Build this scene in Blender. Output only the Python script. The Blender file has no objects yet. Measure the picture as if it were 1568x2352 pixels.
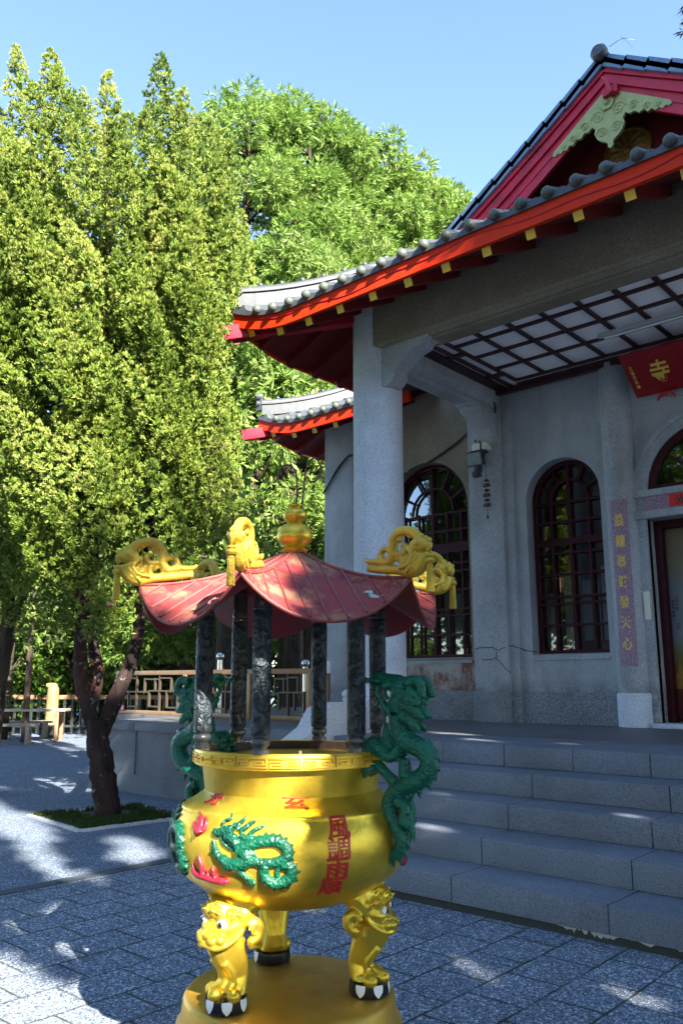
import bpy, bmesh, math, random
import numpy as np
from mathutils import Vector, Matrix
C = bpy.context.scene.collection
RNG = np.random.default_rng(7)
R = math.radians
# ------------------------------------------------------------------ camera model (metres, X along the facade, Y into the building)
F, PITCH, YAW, H = 1893.7, 0.2026, 0.7265, 1.6
fh = np.array([-math.sin(YAW), math.cos(YAW), 0.]); rt = np.array([math.cos(YAW), math.sin(YAW), 0.]); up = np.array([0, 0, 1.])
fw = fh*math.cos(PITCH)+up*math.sin(PITCH); cu = up*math.cos(PITCH)-fh*math.sin(PITCH)
def at(x, y, D):
    """point seen at photo position x, y (of 1568 x 2352) at horizontal distance D"""
    d = fw*F+rt*(x-784)-cu*(y-1176)
    return np.array([0, 0, H])+d*(D/(d@fh))
# ------------------------------------------------------------------ objects
BASE = {}
def tag(o, label=None, cat=None, group=None, kind=None):
    for k, v in (('label', label), ('category', cat), ('group', group), ('kind', kind)):
        if v: o[k] = v
    return o
def thing(name, label, cat, loc, group=None):
    o = bpy.data.objects.new(name, None); o.empty_display_size = .2; C.objects.link(o)
    o.location = loc; BASE[o.name] = np.array(loc, float)
    return tag(o, label, cat, group)
def copy_tree(o, parent=None):
    c = o.copy(); C.objects.link(c)
    if parent is not None: c.parent = parent
    for ch in list(o.children): copy_tree(ch, c)
    return c
class MB:
    def __init__(s): s.v = []; s.f = []; s.m = []; s.n = 0
    def add(s, vs, fs, mi=0):
        vs = np.asarray(vs, float).reshape(-1, 3); s.v.append(vs)
        for f in fs: s.f.append(tuple(int(i)+s.n for i in f)); s.m.append(mi)
        s.n += len(vs); return s
    def box(s, x0, x1, y0, y1, z0, z1, mi=0):
        v = [(x, y, z) for x in (x0, x1) for y in (y0, y1) for z in (z0, z1)]
        return s.add(v, [(0, 1, 3, 2), (4, 6, 7, 5), (0, 4, 5, 1), (2, 3, 7, 6), (0, 2, 6, 4), (1, 5, 7, 3)], mi)
    def obox(s, p, q, w, h, mi=0, upv=(0, 0, 1)):
        """bar from p to q, w wide, h high"""
        p = np.array(p, float); q = np.array(q, float); d = q-p; d /= np.linalg.norm(d)
        a = np.cross(d, upv); a /= np.linalg.norm(a); b = np.cross(a, d)
        v = [c+a*i*w/2+b*j*h/2 for c in (p, q) for i, j in ((-1, -1), (1, -1), (1, 1), (-1, 1))]
        return s.add(v, [(3, 2, 1, 0), (4, 5, 6, 7), (0, 1, 5, 4), (1, 2, 6, 5), (2, 3, 7, 6), (3, 0, 4, 7)], mi)
    def lathe(s, prof, n=32, c=(0, 0, 0), mi=0, ax=None, caps=True):
        vs = []; fs = []
        c = np.array(c, float)
        if ax is None: A, B_, Z = np.array([1., 0, 0]), np.array([0, 1., 0]), np.array([0, 0, 1.])
        else:
            Z = np.array(ax, float); Z /= np.linalg.norm(Z)
            A = np.cross(Z, (0, 0, 1) if abs(Z[2]) < .9 else (1, 0, 0)); A /= np.linalg.norm(A); B_ = np.cross(Z, A)
        k = len(prof)
        for r, z in prof:
            for j in range(n):
                a = 2*math.pi*j/n; vs.append(c+A*r*math.cos(a)+B_*r*math.sin(a)+Z*z)
        for i in range(k-1):
            for j in range(n):
                j2 = (j+1) % n; fs.append((i*n+j, i*n+j2, (i+1)*n+j2, (i+1)*n+j))
        if caps:
            if prof[0][0] > 1e-6: fs.append(tuple(range(n-1, -1, -1)))
            if prof[-1][0] > 1e-6: fs.append(tuple((k-1)*n+j for j in range(n)))
        return s.add(vs, fs, mi)
    def tube(s, pts, rad, n=10, mi=0, sub=0, cap=True):
        P = np.array(pts, float); rad = np.full(len(P), float(rad)) if np.isscalar(rad) else np.array(rad, float)
        if sub:
            P, rad = spline(P, rad, sub)
        T = np.gradient(P, axis=0); T /= np.linalg.norm(T, axis=1)[:, None]+1e-12
        a = np.cross(T[0], (0, 0, 1) if abs(T[0][2]) < .9 else (1, 0, 0)); a /= np.linalg.norm(a)
        vs = []; fs = []
        ang = np.arange(n)*2*math.pi/n
        for i in range(len(P)):
            a = a-T[i]*(a@T[i]); a /= np.linalg.norm(a)+1e-12; b = np.cross(T[i], a)
            vs.append(P[i]+rad[i]*(np.cos(ang)[:, None]*a+np.sin(ang)[:, None]*b))
        m = len(P)
        for i in range(m-1):
            for j in range(n):
                j2 = (j+1) % n; fs.append((i*n+j, i*n+j2, (i+1)*n+j2, (i+1)*n+j))
        if cap: fs.append(tuple(range(n-1, -1, -1))); fs.append(tuple((m-1)*n+j for j in range(n)))
        return s.add(np.concatenate(vs), fs, mi)
    def ball(s, c, r, n=12, mi=0, sc=(1, 1, 1)):
        vs = []; fs = []; k = max(6, n//2)
        c = np.array(c, float)
        vs.append(c+np.array([0, 0, -r*sc[2]]))
        for i in range(1, k):
            t = -math.pi/2+math.pi*i/k
            for j in range(n):
                a = 2*math.pi*j/n; vs.append(c+r*np.array([math.cos(t)*math.cos(a)*sc[0], math.cos(t)*math.sin(a)*sc[1], math.sin(t)*sc[2]]))
        vs.append(c+np.array([0, 0, r*sc[2]])); L = len(vs)-1
        for j in range(n):
            j2 = (j+1) % n
            fs.append((0, 1+j2, 1+j)); fs.append((L, 1+(k-2)*n+j, 1+(k-2)*n+j2))
            for i in range(k-2): fs.append((1+i*n+j, 1+i*n+j2, 1+(i+1)*n+j2, 1+(i+1)*n+j))
        return s.add(vs, fs, mi)
    def cone(s, p, q, r, n=8, mi=0): return s.tube([p, (np.array(p)*.45+np.array(q)*.55), q], [r, r*.6, r*.06], n, mi)
    def prism(s, poly, f0, f1, mi=0):
        """poly: 2D points; f0, f1 map a 2D point to the two faces"""
        n = len(poly); vs = [f0(*p) for p in poly]+[f1(*p) for p in poly]
        return s.add(vs, [tuple(range(n-1, -1, -1)), tuple(range(n, 2*n))]+[(i, (i+1) % n, n+(i+1) % n, n+i) for i in range(n)], mi)
    def grid(s, fn, us, vs_, mi=0):
        nu, nv = len(us), len(vs_)
        V = [fn(u, v) for u in us for v in vs_]
        return s.add(V, [(i*nv+j, (i+1)*nv+j, (i+1)*nv+j+1, i*nv+j+1) for i in range(nu-1) for j in range(nv-1)], mi)
    def verts(s): return np.concatenate(s.v)
    def map(s, fn):
        V = s.verts(); s.v = [np.array([fn(p) for p in V])]; return s
    def build(s, name, mats, parent=None, loc=None, bevel=0, smooth=35, remesh=0, sm_it=4, recalc=True, link=True, merge=False):
        V = s.verts()
        if parent is not None: base = BASE[parent.name]
        else: base = np.array(loc if loc is not None else (0, 0, 0), float)
        me = bpy.data.meshes.new(name); me.from_pydata((V-base).tolist(), [], s.f)
        if not isinstance(mats, (list, tuple)): mats = [mats]
        for m in mats: me.materials.append(m)
        if len(mats) > 1: me.polygons.foreach_set('material_index', s.m)
        if recalc or bevel or merge:
            b = bmesh.new(); b.from_mesh(me)
            if merge: bmesh.ops.remove_doubles(b, verts=b.verts, dist=1e-5)
            if recalc: bmesh.ops.recalc_face_normals(b, faces=b.faces)
            if bevel:
                es = [e for e in b.edges if len(e.link_faces) == 2 and e.calc_face_angle(0) > .6]
                bmesh.ops.bevel(b, geom=es, offset=bevel, segments=2, profile=.6, affect='EDGES', clamp_overlap=True)
            b.to_mesh(me); b.free()
        if remesh:
            t = bpy.data.objects.new('tmp', me); C.objects.link(t)
            md = t.modifiers.new('r', 'REMESH'); md.mode = 'VOXEL'; md.voxel_size = remesh; md.adaptivity = 0
            if sm_it: sd = t.modifiers.new('s', 'SMOOTH'); sd.factor = .5; sd.iterations = sm_it
            dg = bpy.context.evaluated_depsgraph_get()
            me2 = bpy.data.meshes.new_from_object(t.evaluated_get(dg)); bpy.data.objects.remove(t); bpy.data.meshes.remove(me)
            me = me2; me.name = name
            if len(me.materials) == 0: me.materials.append(mats[0])
        if smooth:
            me.polygons.foreach_set('use_smooth', [True]*len(me.polygons))
            if smooth < 180: me.set_sharp_from_angle(angle=R(smooth))
        o = bpy.data.objects.new(name, me)
        if link: C.objects.link(o)
        if parent is not None: o.parent = parent; BASE[o.name] = base
        else: o.location = base; BASE[o.name] = base
        return o
def spline(P, rad, sub):
    P = np.array(P, float); rad = np.array(rad, float); n = len(P)
    Q = np.concatenate([[2*P[0]-P[1]], P, [2*P[-1]-P[-2]]]); rr = np.concatenate([[rad[0]], rad, [rad[-1]]])
    out = []; ro = []
    for i in range(n-1):
        p0, p1, p2, p3 = Q[i:i+4]; r0, r1, r2, r3 = rr[i:i+4]
        for k in range(sub):
            t = k/sub
            out.append(.5*((2*p1)+(-p0+p2)*t+(2*p0-5*p1+4*p2-p3)*t*t+(-p0+3*p1-3*p2+p3)*t**3)); ro.append(r1+(r2-r1)*t)
    out.append(P[-1]); ro.append(rad[-1])
    return np.array(out), np.array(ro)
def text_geo(txt, size, ext=.004, bev=0):
    cu_ = bpy.data.curves.new('t', 'FONT'); cu_.body = txt; cu_.size = size; cu_.extrude = ext; cu_.align_x = 'CENTER'; cu_.align_y = 'CENTER'
    cu_.bevel_depth = bev; cu_.resolution_u = 3; cu_.offset = size*.012
    t = bpy.data.objects.new('t', cu_); C.objects.link(t); dg = bpy.context.evaluated_depsgraph_get()
    me = bpy.data.meshes.new_from_object(t.evaluated_get(dg))
    V = np.empty(len(me.vertices)*3); me.vertices.foreach_get('co', V); V = V.reshape(-1, 3)
    Fs = [tuple(p.vertices) for p in me.polygons]
    bpy.data.objects.remove(t); bpy.data.meshes.remove(me); bpy.data.curves.remove(cu_)
    if len(V):
        V[:, 0] -= (V[:, 0].max()+V[:, 0].min())/2; V[:, 1] -= (V[:, 1].max()+V[:, 1].min())/2
    return V, Fs
# ------------------------------------------------------------------ materials
def rgb(c): return (c[0], c[1], c[2], 1)
class NT:
    def __init__(s, name):
        s.m = bpy.data.materials.new(name); s.m.use_nodes = True; s.t = s.m.node_tree; s.t.nodes.clear()
        s.out = s.n('ShaderNodeOutputMaterial'); s.p = s.n('ShaderNodeBsdfPrincipled'); s.l(s.p.outputs[0], s.out.inputs[0])
        s.tc = s.n('ShaderNodeTexCoord').outputs['Object']
    def n(s, ty, **kw):
        nd = s.t.nodes.new(ty)
        for k, v in kw.items(): setattr(nd, k, v)
        return nd
    def l(s, a, b): s.t.links.new(a, b)
    def inp(s, nd, k, v):
        if hasattr(v, 'is_linked') or hasattr(v, 'links'): s.l(v, nd.inputs[k])
        else: nd.inputs[k].default_value = v
    def math(s, op, a, b=0., c=0., clamp=False):
        nd = s.n('ShaderNodeMath', operation=op, use_clamp=clamp)
        for i, v in enumerate((a, b, c)): s.inp(nd, i, v)
        return nd.outputs[0]
    def mix(s, f, a, b, mode='MIX'):
        nd = s.n('ShaderNodeMix', data_type='RGBA', blend_type=mode)
        for k, v in (('Factor', f), ):
            s.inp(nd, 0, v)
        s.inp(nd, 6, a if not isinstance(a, tuple) else rgb(a)); s.inp(nd, 7, b if not isinstance(b, tuple) else rgb(b))
        return nd.outputs[2]
    def mapv(s, sc, vec=None, rot=(0, 0, 0)):
        nd = s.n('ShaderNodeMapping'); s.l(vec or s.tc, nd.inputs[0]); nd.inputs['Scale'].default_value = sc; nd.inputs['Rotation'].default_value = rot
        return nd.outputs[0]
    def noise(s, sc, det=3, rough=.6, vec=None, stretch=None, dist=0.):
        nd = s.n('ShaderNodeTexNoise'); v = vec or s.tc
        if stretch: v = s.mapv(stretch, v)
        s.l(v, nd.inputs['Vector']); nd.inputs['Scale'].default_value = sc; nd.inputs['Detail'].default_value = det; nd.inputs['Roughness'].default_value = rough
        nd.inputs['Distortion'].default_value = dist
        return nd.outputs['Fac']
    def voro(s, sc, vec=None, feat='F1', out='Distance', rnd=1.):
        nd = s.n('ShaderNodeTexVoronoi', feature=feat); s.l(vec or s.tc, nd.inputs['Vector']); nd.inputs['Scale'].default_value = sc; nd.inputs['Randomness'].default_value = rnd
        return nd.outputs[out]
    def ramp(s, f, lo, hi, a=0., b=1.):
        nd = s.n('ShaderNodeMapRange', clamp=True); s.l(f, nd.inputs[0])
        for i, v in enumerate((lo, hi, a, b)): nd.inputs[i+1].default_value = v
        return nd.outputs[0]
    def xyz(s, vec=None):
        nd = s.n('ShaderNodeSeparateXYZ'); s.l(vec or s.tc, nd.inputs[0]); return nd.outputs
    def wpos(s): return s.n('ShaderNodeNewGeometry').outputs['Position']
    def bump(s, h, strength=.3, dist=.01, prev=None):
        nd = s.n('ShaderNodeBump'); nd.inputs['Strength'].default_value = strength; nd.inputs['Distance'].default_value = dist; s.l(h, nd.inputs['Height'])
        if prev: s.l(prev, nd.inputs['Normal'])
        s.l(nd.outputs[0], s.p.inputs['Normal']); return nd.outputs[0]
    def base(s, c):
        if isinstance(c, tuple): s.p.inputs['Base Color'].default_value = rgb(c)
        else: s.l(c, s.p.inputs['Base Color'])
    def set(s, rough=.6, metal=0., spec=.5, coat=0.):
        s.inp(s.p, 'Roughness', rough); s.inp(s.p, 'Metallic', metal); s.p.inputs['Specular IOR Level'].default_value = spec
        if coat: s.p.inputs['Coat Weight'].default_value = coat; s.p.inputs['Coat Roughness'].default_value = .15
def simple(name, c, c2=None, sc=6., rough=.55, metal=0., bump=0., bsc=60., bd=.004, spec=.5, lo=.35, hi=.7, stretch=None, coat=0.):
    t = NT(name)
    t.base(t.mix(t.ramp(t.noise(sc, 5, .65, stretch=stretch), lo, hi), c, c2) if c2 else c)
    t.set(rough, metal, spec, coat)
    if bump: t.bump(t.noise(bsc, 4, .6, stretch=stretch), bump, bd)
    return t.m
def granite(name, a, b, c, sc=130, stain=.5, stainc=(.16, .15, .13), rough=.8, big=1.2, bump=.35, grime=0):
    """washed granite finish: salt-and-pepper grains, broad tone changes, vertical run marks"""
    t = NT(name)
    g = t.noise(sc, 2, .7); sp = t.ramp(g, .40, .62)
    col = t.mix(sp, a, b)
    d = t.ramp(t.noise(sc*.8, 2, .5, stretch=(1, 1, 1.01)), .60, .72)
    col = t.mix(d, col, c)
    w = t.noise(big, 6, .65); col = t.mix(t.ramp(w, .35, .75, 0, .45), col, stainc, 'MULTIPLY') if stain else col
    if stain:
        run = t.noise(3.5, 5, .7, stretch=(1, 1, .18)); col = t.mix(t.ramp(run, .52, .78, 0, stain), col, stainc)
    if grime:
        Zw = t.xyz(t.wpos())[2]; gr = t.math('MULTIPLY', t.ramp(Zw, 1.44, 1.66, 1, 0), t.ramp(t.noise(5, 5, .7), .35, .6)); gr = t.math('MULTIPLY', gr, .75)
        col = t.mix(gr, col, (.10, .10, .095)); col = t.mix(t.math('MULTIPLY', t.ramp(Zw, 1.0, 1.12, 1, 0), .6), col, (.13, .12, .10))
    t.base(col); t.set(rough, 0, .35); t.bump(g, bump, .004)
    return t.m
MT = {}
MT['wall'] = granite('washed_granite_wall', (.32, .345, .37), (.475, .515, .555), (.165, .18, .195), 75, .5, (.17, .155, .13), grime=1)
MT['column'] = granite('granite_column', (.47, .52, .59), (.66, .715, .79), (.26, .29, .33), 70, .22, (.30, .29, .27))
MT['dado'] = granite('granite_dado', (.15, .165, .18), (.31, .34, .37), (.06, .065, .07), 60, .2, (.2, .19, .17))
MT['beam'] = granite('washed_beam', (.215, .185, .135), (.32, .28, .205), (.12, .105, .075), 75, .4, (.15, .12, .08))
MT['purple'] = granite('purple_granite', (.22, .135, .19), (.38, .28, .355), (.11, .06, .095), 70, 0)
MT['step'] = granite('grey_granite_step', (.12, .14, .175), (.21, .24, .285), (.055, .062, .075), 110, .25, (.16, .15, .13), .7, 1.0)
MT['terrace'] = granite('grey_granite_facing', (.125, .145, .18), (.18, .205, .24), (.075, .085, .10), 120, .45, (.10, .10, .095), .75)
MT['white_stone'] = granite('pale_granite', (.46, .46, .47), (.62, .62, .63), (.25, .25, .25), 60, .1, (.3, .3, .3))
MT['deck'] = simple('terrace_floor_stone', (.085, .09, .10), (.12, .125, .135), 3, .5, bump=.15, bsc=90)
def rust_wall():
    t = NT('rust_stained_wall'); g = t.noise(75, 2, .7)
    col = t.mix(t.ramp(g, .4, .62), (.30, .285, .255), (.44, .425, .39))
    m = t.math('MULTIPLY', t.ramp(t.noise(2.2, 6, .7, stretch=(1, 1, .8)), .42, .54), .9)
    t.base(t.mix(m, col, (.17, .055, .03))); t.set(.8, 0, .3); t.bump(g, .3, .004); return t.m
MT['rust'] = rust_wall()
MT['red'] = simple('crimson_paint', (.50, .009, .03), (.40, .007, .024), 4, .45, bump=.08, bsc=30)
MT['orange'] = simple('orange_red_paint', (.66, .030, .002), (.56, .022, .002), 3, .6, bump=.06, bsc=20, spec=.2)
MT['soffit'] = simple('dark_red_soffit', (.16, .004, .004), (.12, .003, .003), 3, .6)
MT['yellow'] = simple('yellow_paint', (.75, .47, .04), (.68, .42, .04), 5, .5)
def worn_red():
    t = NT('worn_crimson_bargeboard')
    col = t.mix(t.ramp(t.noise(5, 5, .6), .35, .7), (.58, .012, .045), (.42, .008, .03))
    m = t.ramp(t.noise(9, 7, .75, stretch=(1, 1, 1)), .66, .70)
    col = t.mix(m, col, (.42, .36, .34)); col = t.mix(t.ramp(t.noise(2.5, 5, .7), .55, .75, 0, .6), col, (.14, .035, .03))
    t.base(col); t.set(.5); t.bump(t.noise(25, 4), .1, .004); return t.m
MT['barge'] = worn_red()
MT['lime'] = simple('pale_green_gold_carving', (.40, .41, .16), (.31, .32, .12), 14, .6, 0, bump=.25, bsc=26, bd=.006)
MT['darkgold'] = simple('dull_gold_medallion', (.34, .19, .03), (.2, .1, .02), 20, .45, .3)
def tiles():
    t = NT('grey_glazed_tiles')
    col = t.mix(t.ramp(t.noise(7, 5, .7), .35, .7), (.060, .066, .074), (.038, .043, .050))
    col = t.mix(t.ramp(t.noise(22, 6, .75), .62, .70), col, (.13, .135, .13))
    col = t.mix(t.ramp(t.noise(12, 4, .7), .58, .7, 0, .7), col, (.09, .12, .07))
    t.base(col); t.set(.42, 0, .5); t.bump(t.noise(60, 3), .08, .003); return t.m
MT['tile'] = tiles()
MT['tileend'] = simple('mossy_tile_end', (.055, .068, .052), (.085, .10, .085), 22, .5, bump=.1)
MT['bluetile'] = simple('blue_grey_rake_tile', (.15, .24, .36), (.10, .17, .27), 7, .45, bump=.1, bsc=50)
MT['maroon'] = simple('dark_maroon_frame', (.045, .005, .008), (.03, .0035, .006), 5, .5, spec=.2)
MT['lattice'] = simple('dark_brown_red_lattice', (.045, .010, .012), (.03, .007, .009), 5, .5)
MT['ceil'] = simple('white_ceiling_panel', (.88, .87, .90), (.80, .79, .82), 5, .7)
MT['black'] = simple('dark_interior', (.02, .017, .016), None)
MT['inwall'] = simple('dim_interior_wall', (.20, .165, .12), (.14, .11, .08), 2, .8)
MT['curtain'] = simple('grey_white_curtain', (.24, .24, .25), (.18, .18, .19), 9, .9, stretch=(6, 6, .3))
def glass():
    t = NT('window_glass'); t.t.nodes.remove(t.p)
    gl = t.n('ShaderNodeBsdfGlossy'); gl.inputs['Roughness'].default_value = .02; gl.inputs['Color'].default_value = (.9, .93, .95, 1)
    tr = t.n('ShaderNodeBsdfTransparent'); tr.inputs['Color'].default_value = (.72, .74, .74, 1)
    fr = t.n('ShaderNodeFresnel'); fr.inputs['IOR'].default_value = 1.5
    mx = t.n('ShaderNodeMixShader'); t.l(t.math('MULTIPLY_ADD', fr.outputs[0], 1.9, .04, clamp=True), mx.inputs[0]); t.l(tr.outputs[0], mx.inputs[1]); t.l(gl.outputs[0], mx.inputs[2])
    t.l(mx.outputs[0], t.out.inputs[0]); return t.m
MT['glass'] = glass()
def gold(name, a, b, rough, metal, bsc=18, bs=.22):
    t = NT(name)
    n1 = t.noise(5, 5, .65); col = t.mix(t.ramp(n1, .35, .7), a, b); col = t.mix(t.ramp(t.noise(2.6, 6, .7), .5, .72, 0, .55), col, (.34, .20, .02))
    col = t.mix(t.ramp(t.noise(38, 4, .8), .68, .74, 0, .8), col, (.13, .07, .02))
    t.base(col); t.set(t.ramp(t.noise(9, 4, .6), .3, .7, rough-.07, rough+.12), metal, .5)
    t.bump(t.noise(bsc, 5, .6), bs, .01); return t.m
MT['gold'] = gold('gold_paint', (.80, .57, .06), (.60, .40, .032), .36, .78)
MT['goldrim'] = gold('yellow_gold_rim', (.86, .56, .06), (.74, .46, .05), .38, .6, 30, .1)
MT['goldorn'] = gold('gold_ornament', (.64, .47, .055), (.42, .29, .03), .48, .45, 55, .6)
MT['goldtop'] = gold('worn_gold_plinth', (.62, .37, .05), (.50, .29, .04), .42, .62, 14, .08)
MT['inrim'] = simple('sooty_brown_metal', (.17, .11, .085), (.07, .045, .035), 8, .75, bump=.3, bsc=40)
MT['ash'] = simple('grey_ash', (.35, .33, .31), (.25, .23, .22), 30, .95, bump=.5, bsc=90)
MT['redpaint'] = simple('red_lettering', (.50, .012, .012), (.42, .008, .01), 12, .35, coat=.3)
MT['flame'] = simple('crimson_relief', (.28, .012, .028), (.16, .006, .018), 30, .45, bump=.3, bsc=60)
def scales(nm, a, b):
    t = NT(nm)
    col = t.mix(t.ramp(t.noise(12, 4, .6), .35, .7), a, b)
    t.base(col); t.set(.42, 0, .4, .08)
    v = t.voro(85); b = t.bump(v, .6, .008); t.bump(t.noise(40, 4), .25, .006, b); return t.m
MT['dragon'] = scales('green_dragon_enamel', (.002, .135, .080), (.002, .085, .055))
MT['relief'] = scales('sun_offset_green_enamel', (.002, .075, .038), (.0015, .042, .026))  # dragon's green enamel made darker to offset direct sun on the bowl
def bronze():
    t = NT('dark_verdigris_post'); v = t.noise(26, 3, .55, dist=1.6)
    t.base(t.mix(t.ramp(v, .42, .62), (.018, .026, .034), (.065, .085, .095))); t.set(.42, .5, .5)
    t.bump(v, 1.0, .028); return t.m
MT['post'] = bronze()
MT['postring'] = simple('grey_metal_ring', (.12, .13, .13), (.08, .085, .085), 20, .38, .6, bump=.15)
def rooftop():
    t = NT('worn_pink_red_sheet')
    col = t.mix(t.ramp(t.noise(7, 6, .65), .38, .66), (.25, .033, .035), (.22, .05, .045))
    col = t.mix(t.ramp(t.noise(4.2, 5, .7), .48, .60, 0, .85), col, (.32, .17, .09))
    col = t.mix(t.ramp(t.noise(10, 6, .75), .55, .63, 0, .85), col, (.11, .016, .026))  # dark stains, partly standing in for streaked shadows on the sheet
    col = t.mix(t.ramp(t.noise(30, 3, .8), .70, .74, 0, .9), col, (.12, .07, .05))
    t.base(col); t.set(.6, .0, .25); t.bump(t.noise(14, 4), .2, .008); return t.m
MT['pink'] = rooftop()
MT['seam'] = simple('dark_red_roof_seam', (.14, .022, .022), (.24, .06, .045), 12, .5)  # darker than the sheet so raised seams pass for shaded grooves
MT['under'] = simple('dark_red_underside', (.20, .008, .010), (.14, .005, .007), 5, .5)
MT['peel'] = simple('peeled_blue_primer', (.10, .35, .42), (.45, .55, .40), 30, .6)
MT['white'] = simple('white_enamel', (.80, .80, .80), None, rough=.3)
MT['blackgloss'] = simple('black_enamel', (.010, .010, .013), None, rough=.25)
MT['wire'] = simple('rusty_wire', (.12, .045, .02), None, rough=.6)
MT['cable'] = simple('black_cable', (.012, .012, .012), None, rough=.6)
MT['railmetal'] = simple('bronze_rail', (.30, .18, .09), (.24, .14, .07), 9, .4, .5)
MT['railgrey'] = simple('grey_rail_bar', (.10, .075, .05), (.08, .058, .04), 9, .4, .5)
MT['steel'] = simple('stainless_steel', (.62, .63, .64), None, rough=.18, metal=1.)
MT['wood'] = simple('weathered_bench_wood', (.27, .23, .19), (.20, .165, .135), 8, .7, bump=.3, bsc=30, stretch=(1, 8, 8))
MT['brownwood'] = simple('brown_fence_wood', (.28, .14, .07), (.20, .10, .05), 8, .6, bump=.2)
MT['yellowpost'] = simple('yellow_lacquered_post', (.22, .17, .07), (.17, .13, .05), 5, .5)
MT['pinksign'] = simple('pink_notice_plate', (.60, .03, .12), None, rough=.4)
MT['cream'] = simple('cream_plastic', (.72, .70, .60), None, rough=.45)
MT['camgrey'] = simple('camera_grey', (.42, .46, .46), None, rough=.4)
MT['lamphousing'] = simple('dark_lamp_housing', (.03, .035, .035), None, rough=.4)
MT['lampglass'] = simple('dusty_lamp_glass', (.30, .36, .36), (.2, .25, .25), 20, .15)
MT['boardred'] = simple('deep_red_board', (.28, .004, .009), (.22, .003, .008), 3, .4)
MT['paperred'] = simple('bright_red_paper', (.60, .010, .010), None, rough=.6)
MT['ink'] = simple('black_ink', (.01, .008, .008), None, rough=.5)
MT['letgold'] = simple('gold_lettering', (.80, .56, .10), (.70, .46, .07), 12, .4, .1)
MT['tubewhite'] = simple('tube_lamp_white', (.70, .74, .72), None, rough=.35)
def bark(name, a, b, lich=.0, sc=9, patch=None):
    t = NT(name); n = t.noise(sc, 6, .7, stretch=(1, 1, .22))
    col = t.mix(t.ramp(n, .36, .62), a, b)
    if patch: col = t.mix(t.ramp(t.noise(1.3, 4, .6), .5, .62), col, patch)
    if lich: col = t.mix(t.ramp(t.noise(7, 6, .75), .62, .66, 0, lich), col, (.5, .52, .5))
    t.base(col); t.set(.9, 0, .2); t.bump(n, .9, .03); return t.m
MT['bark'] = bark('juniper_bark', (.016, .010, .010), (.036, .022, .020), .55, 11, (.07, .03, .02))
MT['bark2'] = bark('cedar_bark', (.022, .017, .013), (.06, .045, .03), .15)
def leaves(name, a, b, c, trans=.35, rough=.6):
    t = NT(name); at_ = t.n('ShaderNodeAttribute', attribute_name='tint').outputs['Fac']
    col = t.mix(t.ramp(at_, 0, .5), a, b); col = t.mix(t.ramp(at_, .5, 1.), col, c)
    t.base(col); t.set(rough, 0, .25)
    tl = t.n('ShaderNodeBsdfTranslucent'); t.l(col, tl.inputs[0])
    mx = t.n('ShaderNodeMixShader'); mx.inputs[0].default_value = trans
    t.l(t.p.outputs[0], mx.inputs[1]); t.l(tl.outputs[0], mx.inputs[2]); t.l(mx.outputs[0], t.out.inputs[0]); return t.m
MT['juniper'] = leaves('juniper_foliage', (.055, .105, .013), (.195, .265, .038), (.35, .37, .10), .25)
MT['cedar'] = leaves('cedar_foliage', (.08, .155, .02), (.165, .265, .045), (.25, .32, .10))
MT['broad'] = leaves('broad_leaves', (.030, .080, .010), (.085, .165, .020), (.15, .21, .03), .45, .45)
MT['darkleaf'] = leaves('dark_needles', (.018, .035, .010), (.035, .06, .014), (.06, .08, .02))
MT['grass'] = leaves('grass_blades', (.022, .045, .008), (.04, .07, .012), (.07, .08, .02), .3)
MT['soil'] = simple('dark_soil', (.06, .05, .035), (.035, .045, .02), 14, .95, bump=.6, bsc=60, bd=.01)
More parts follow.
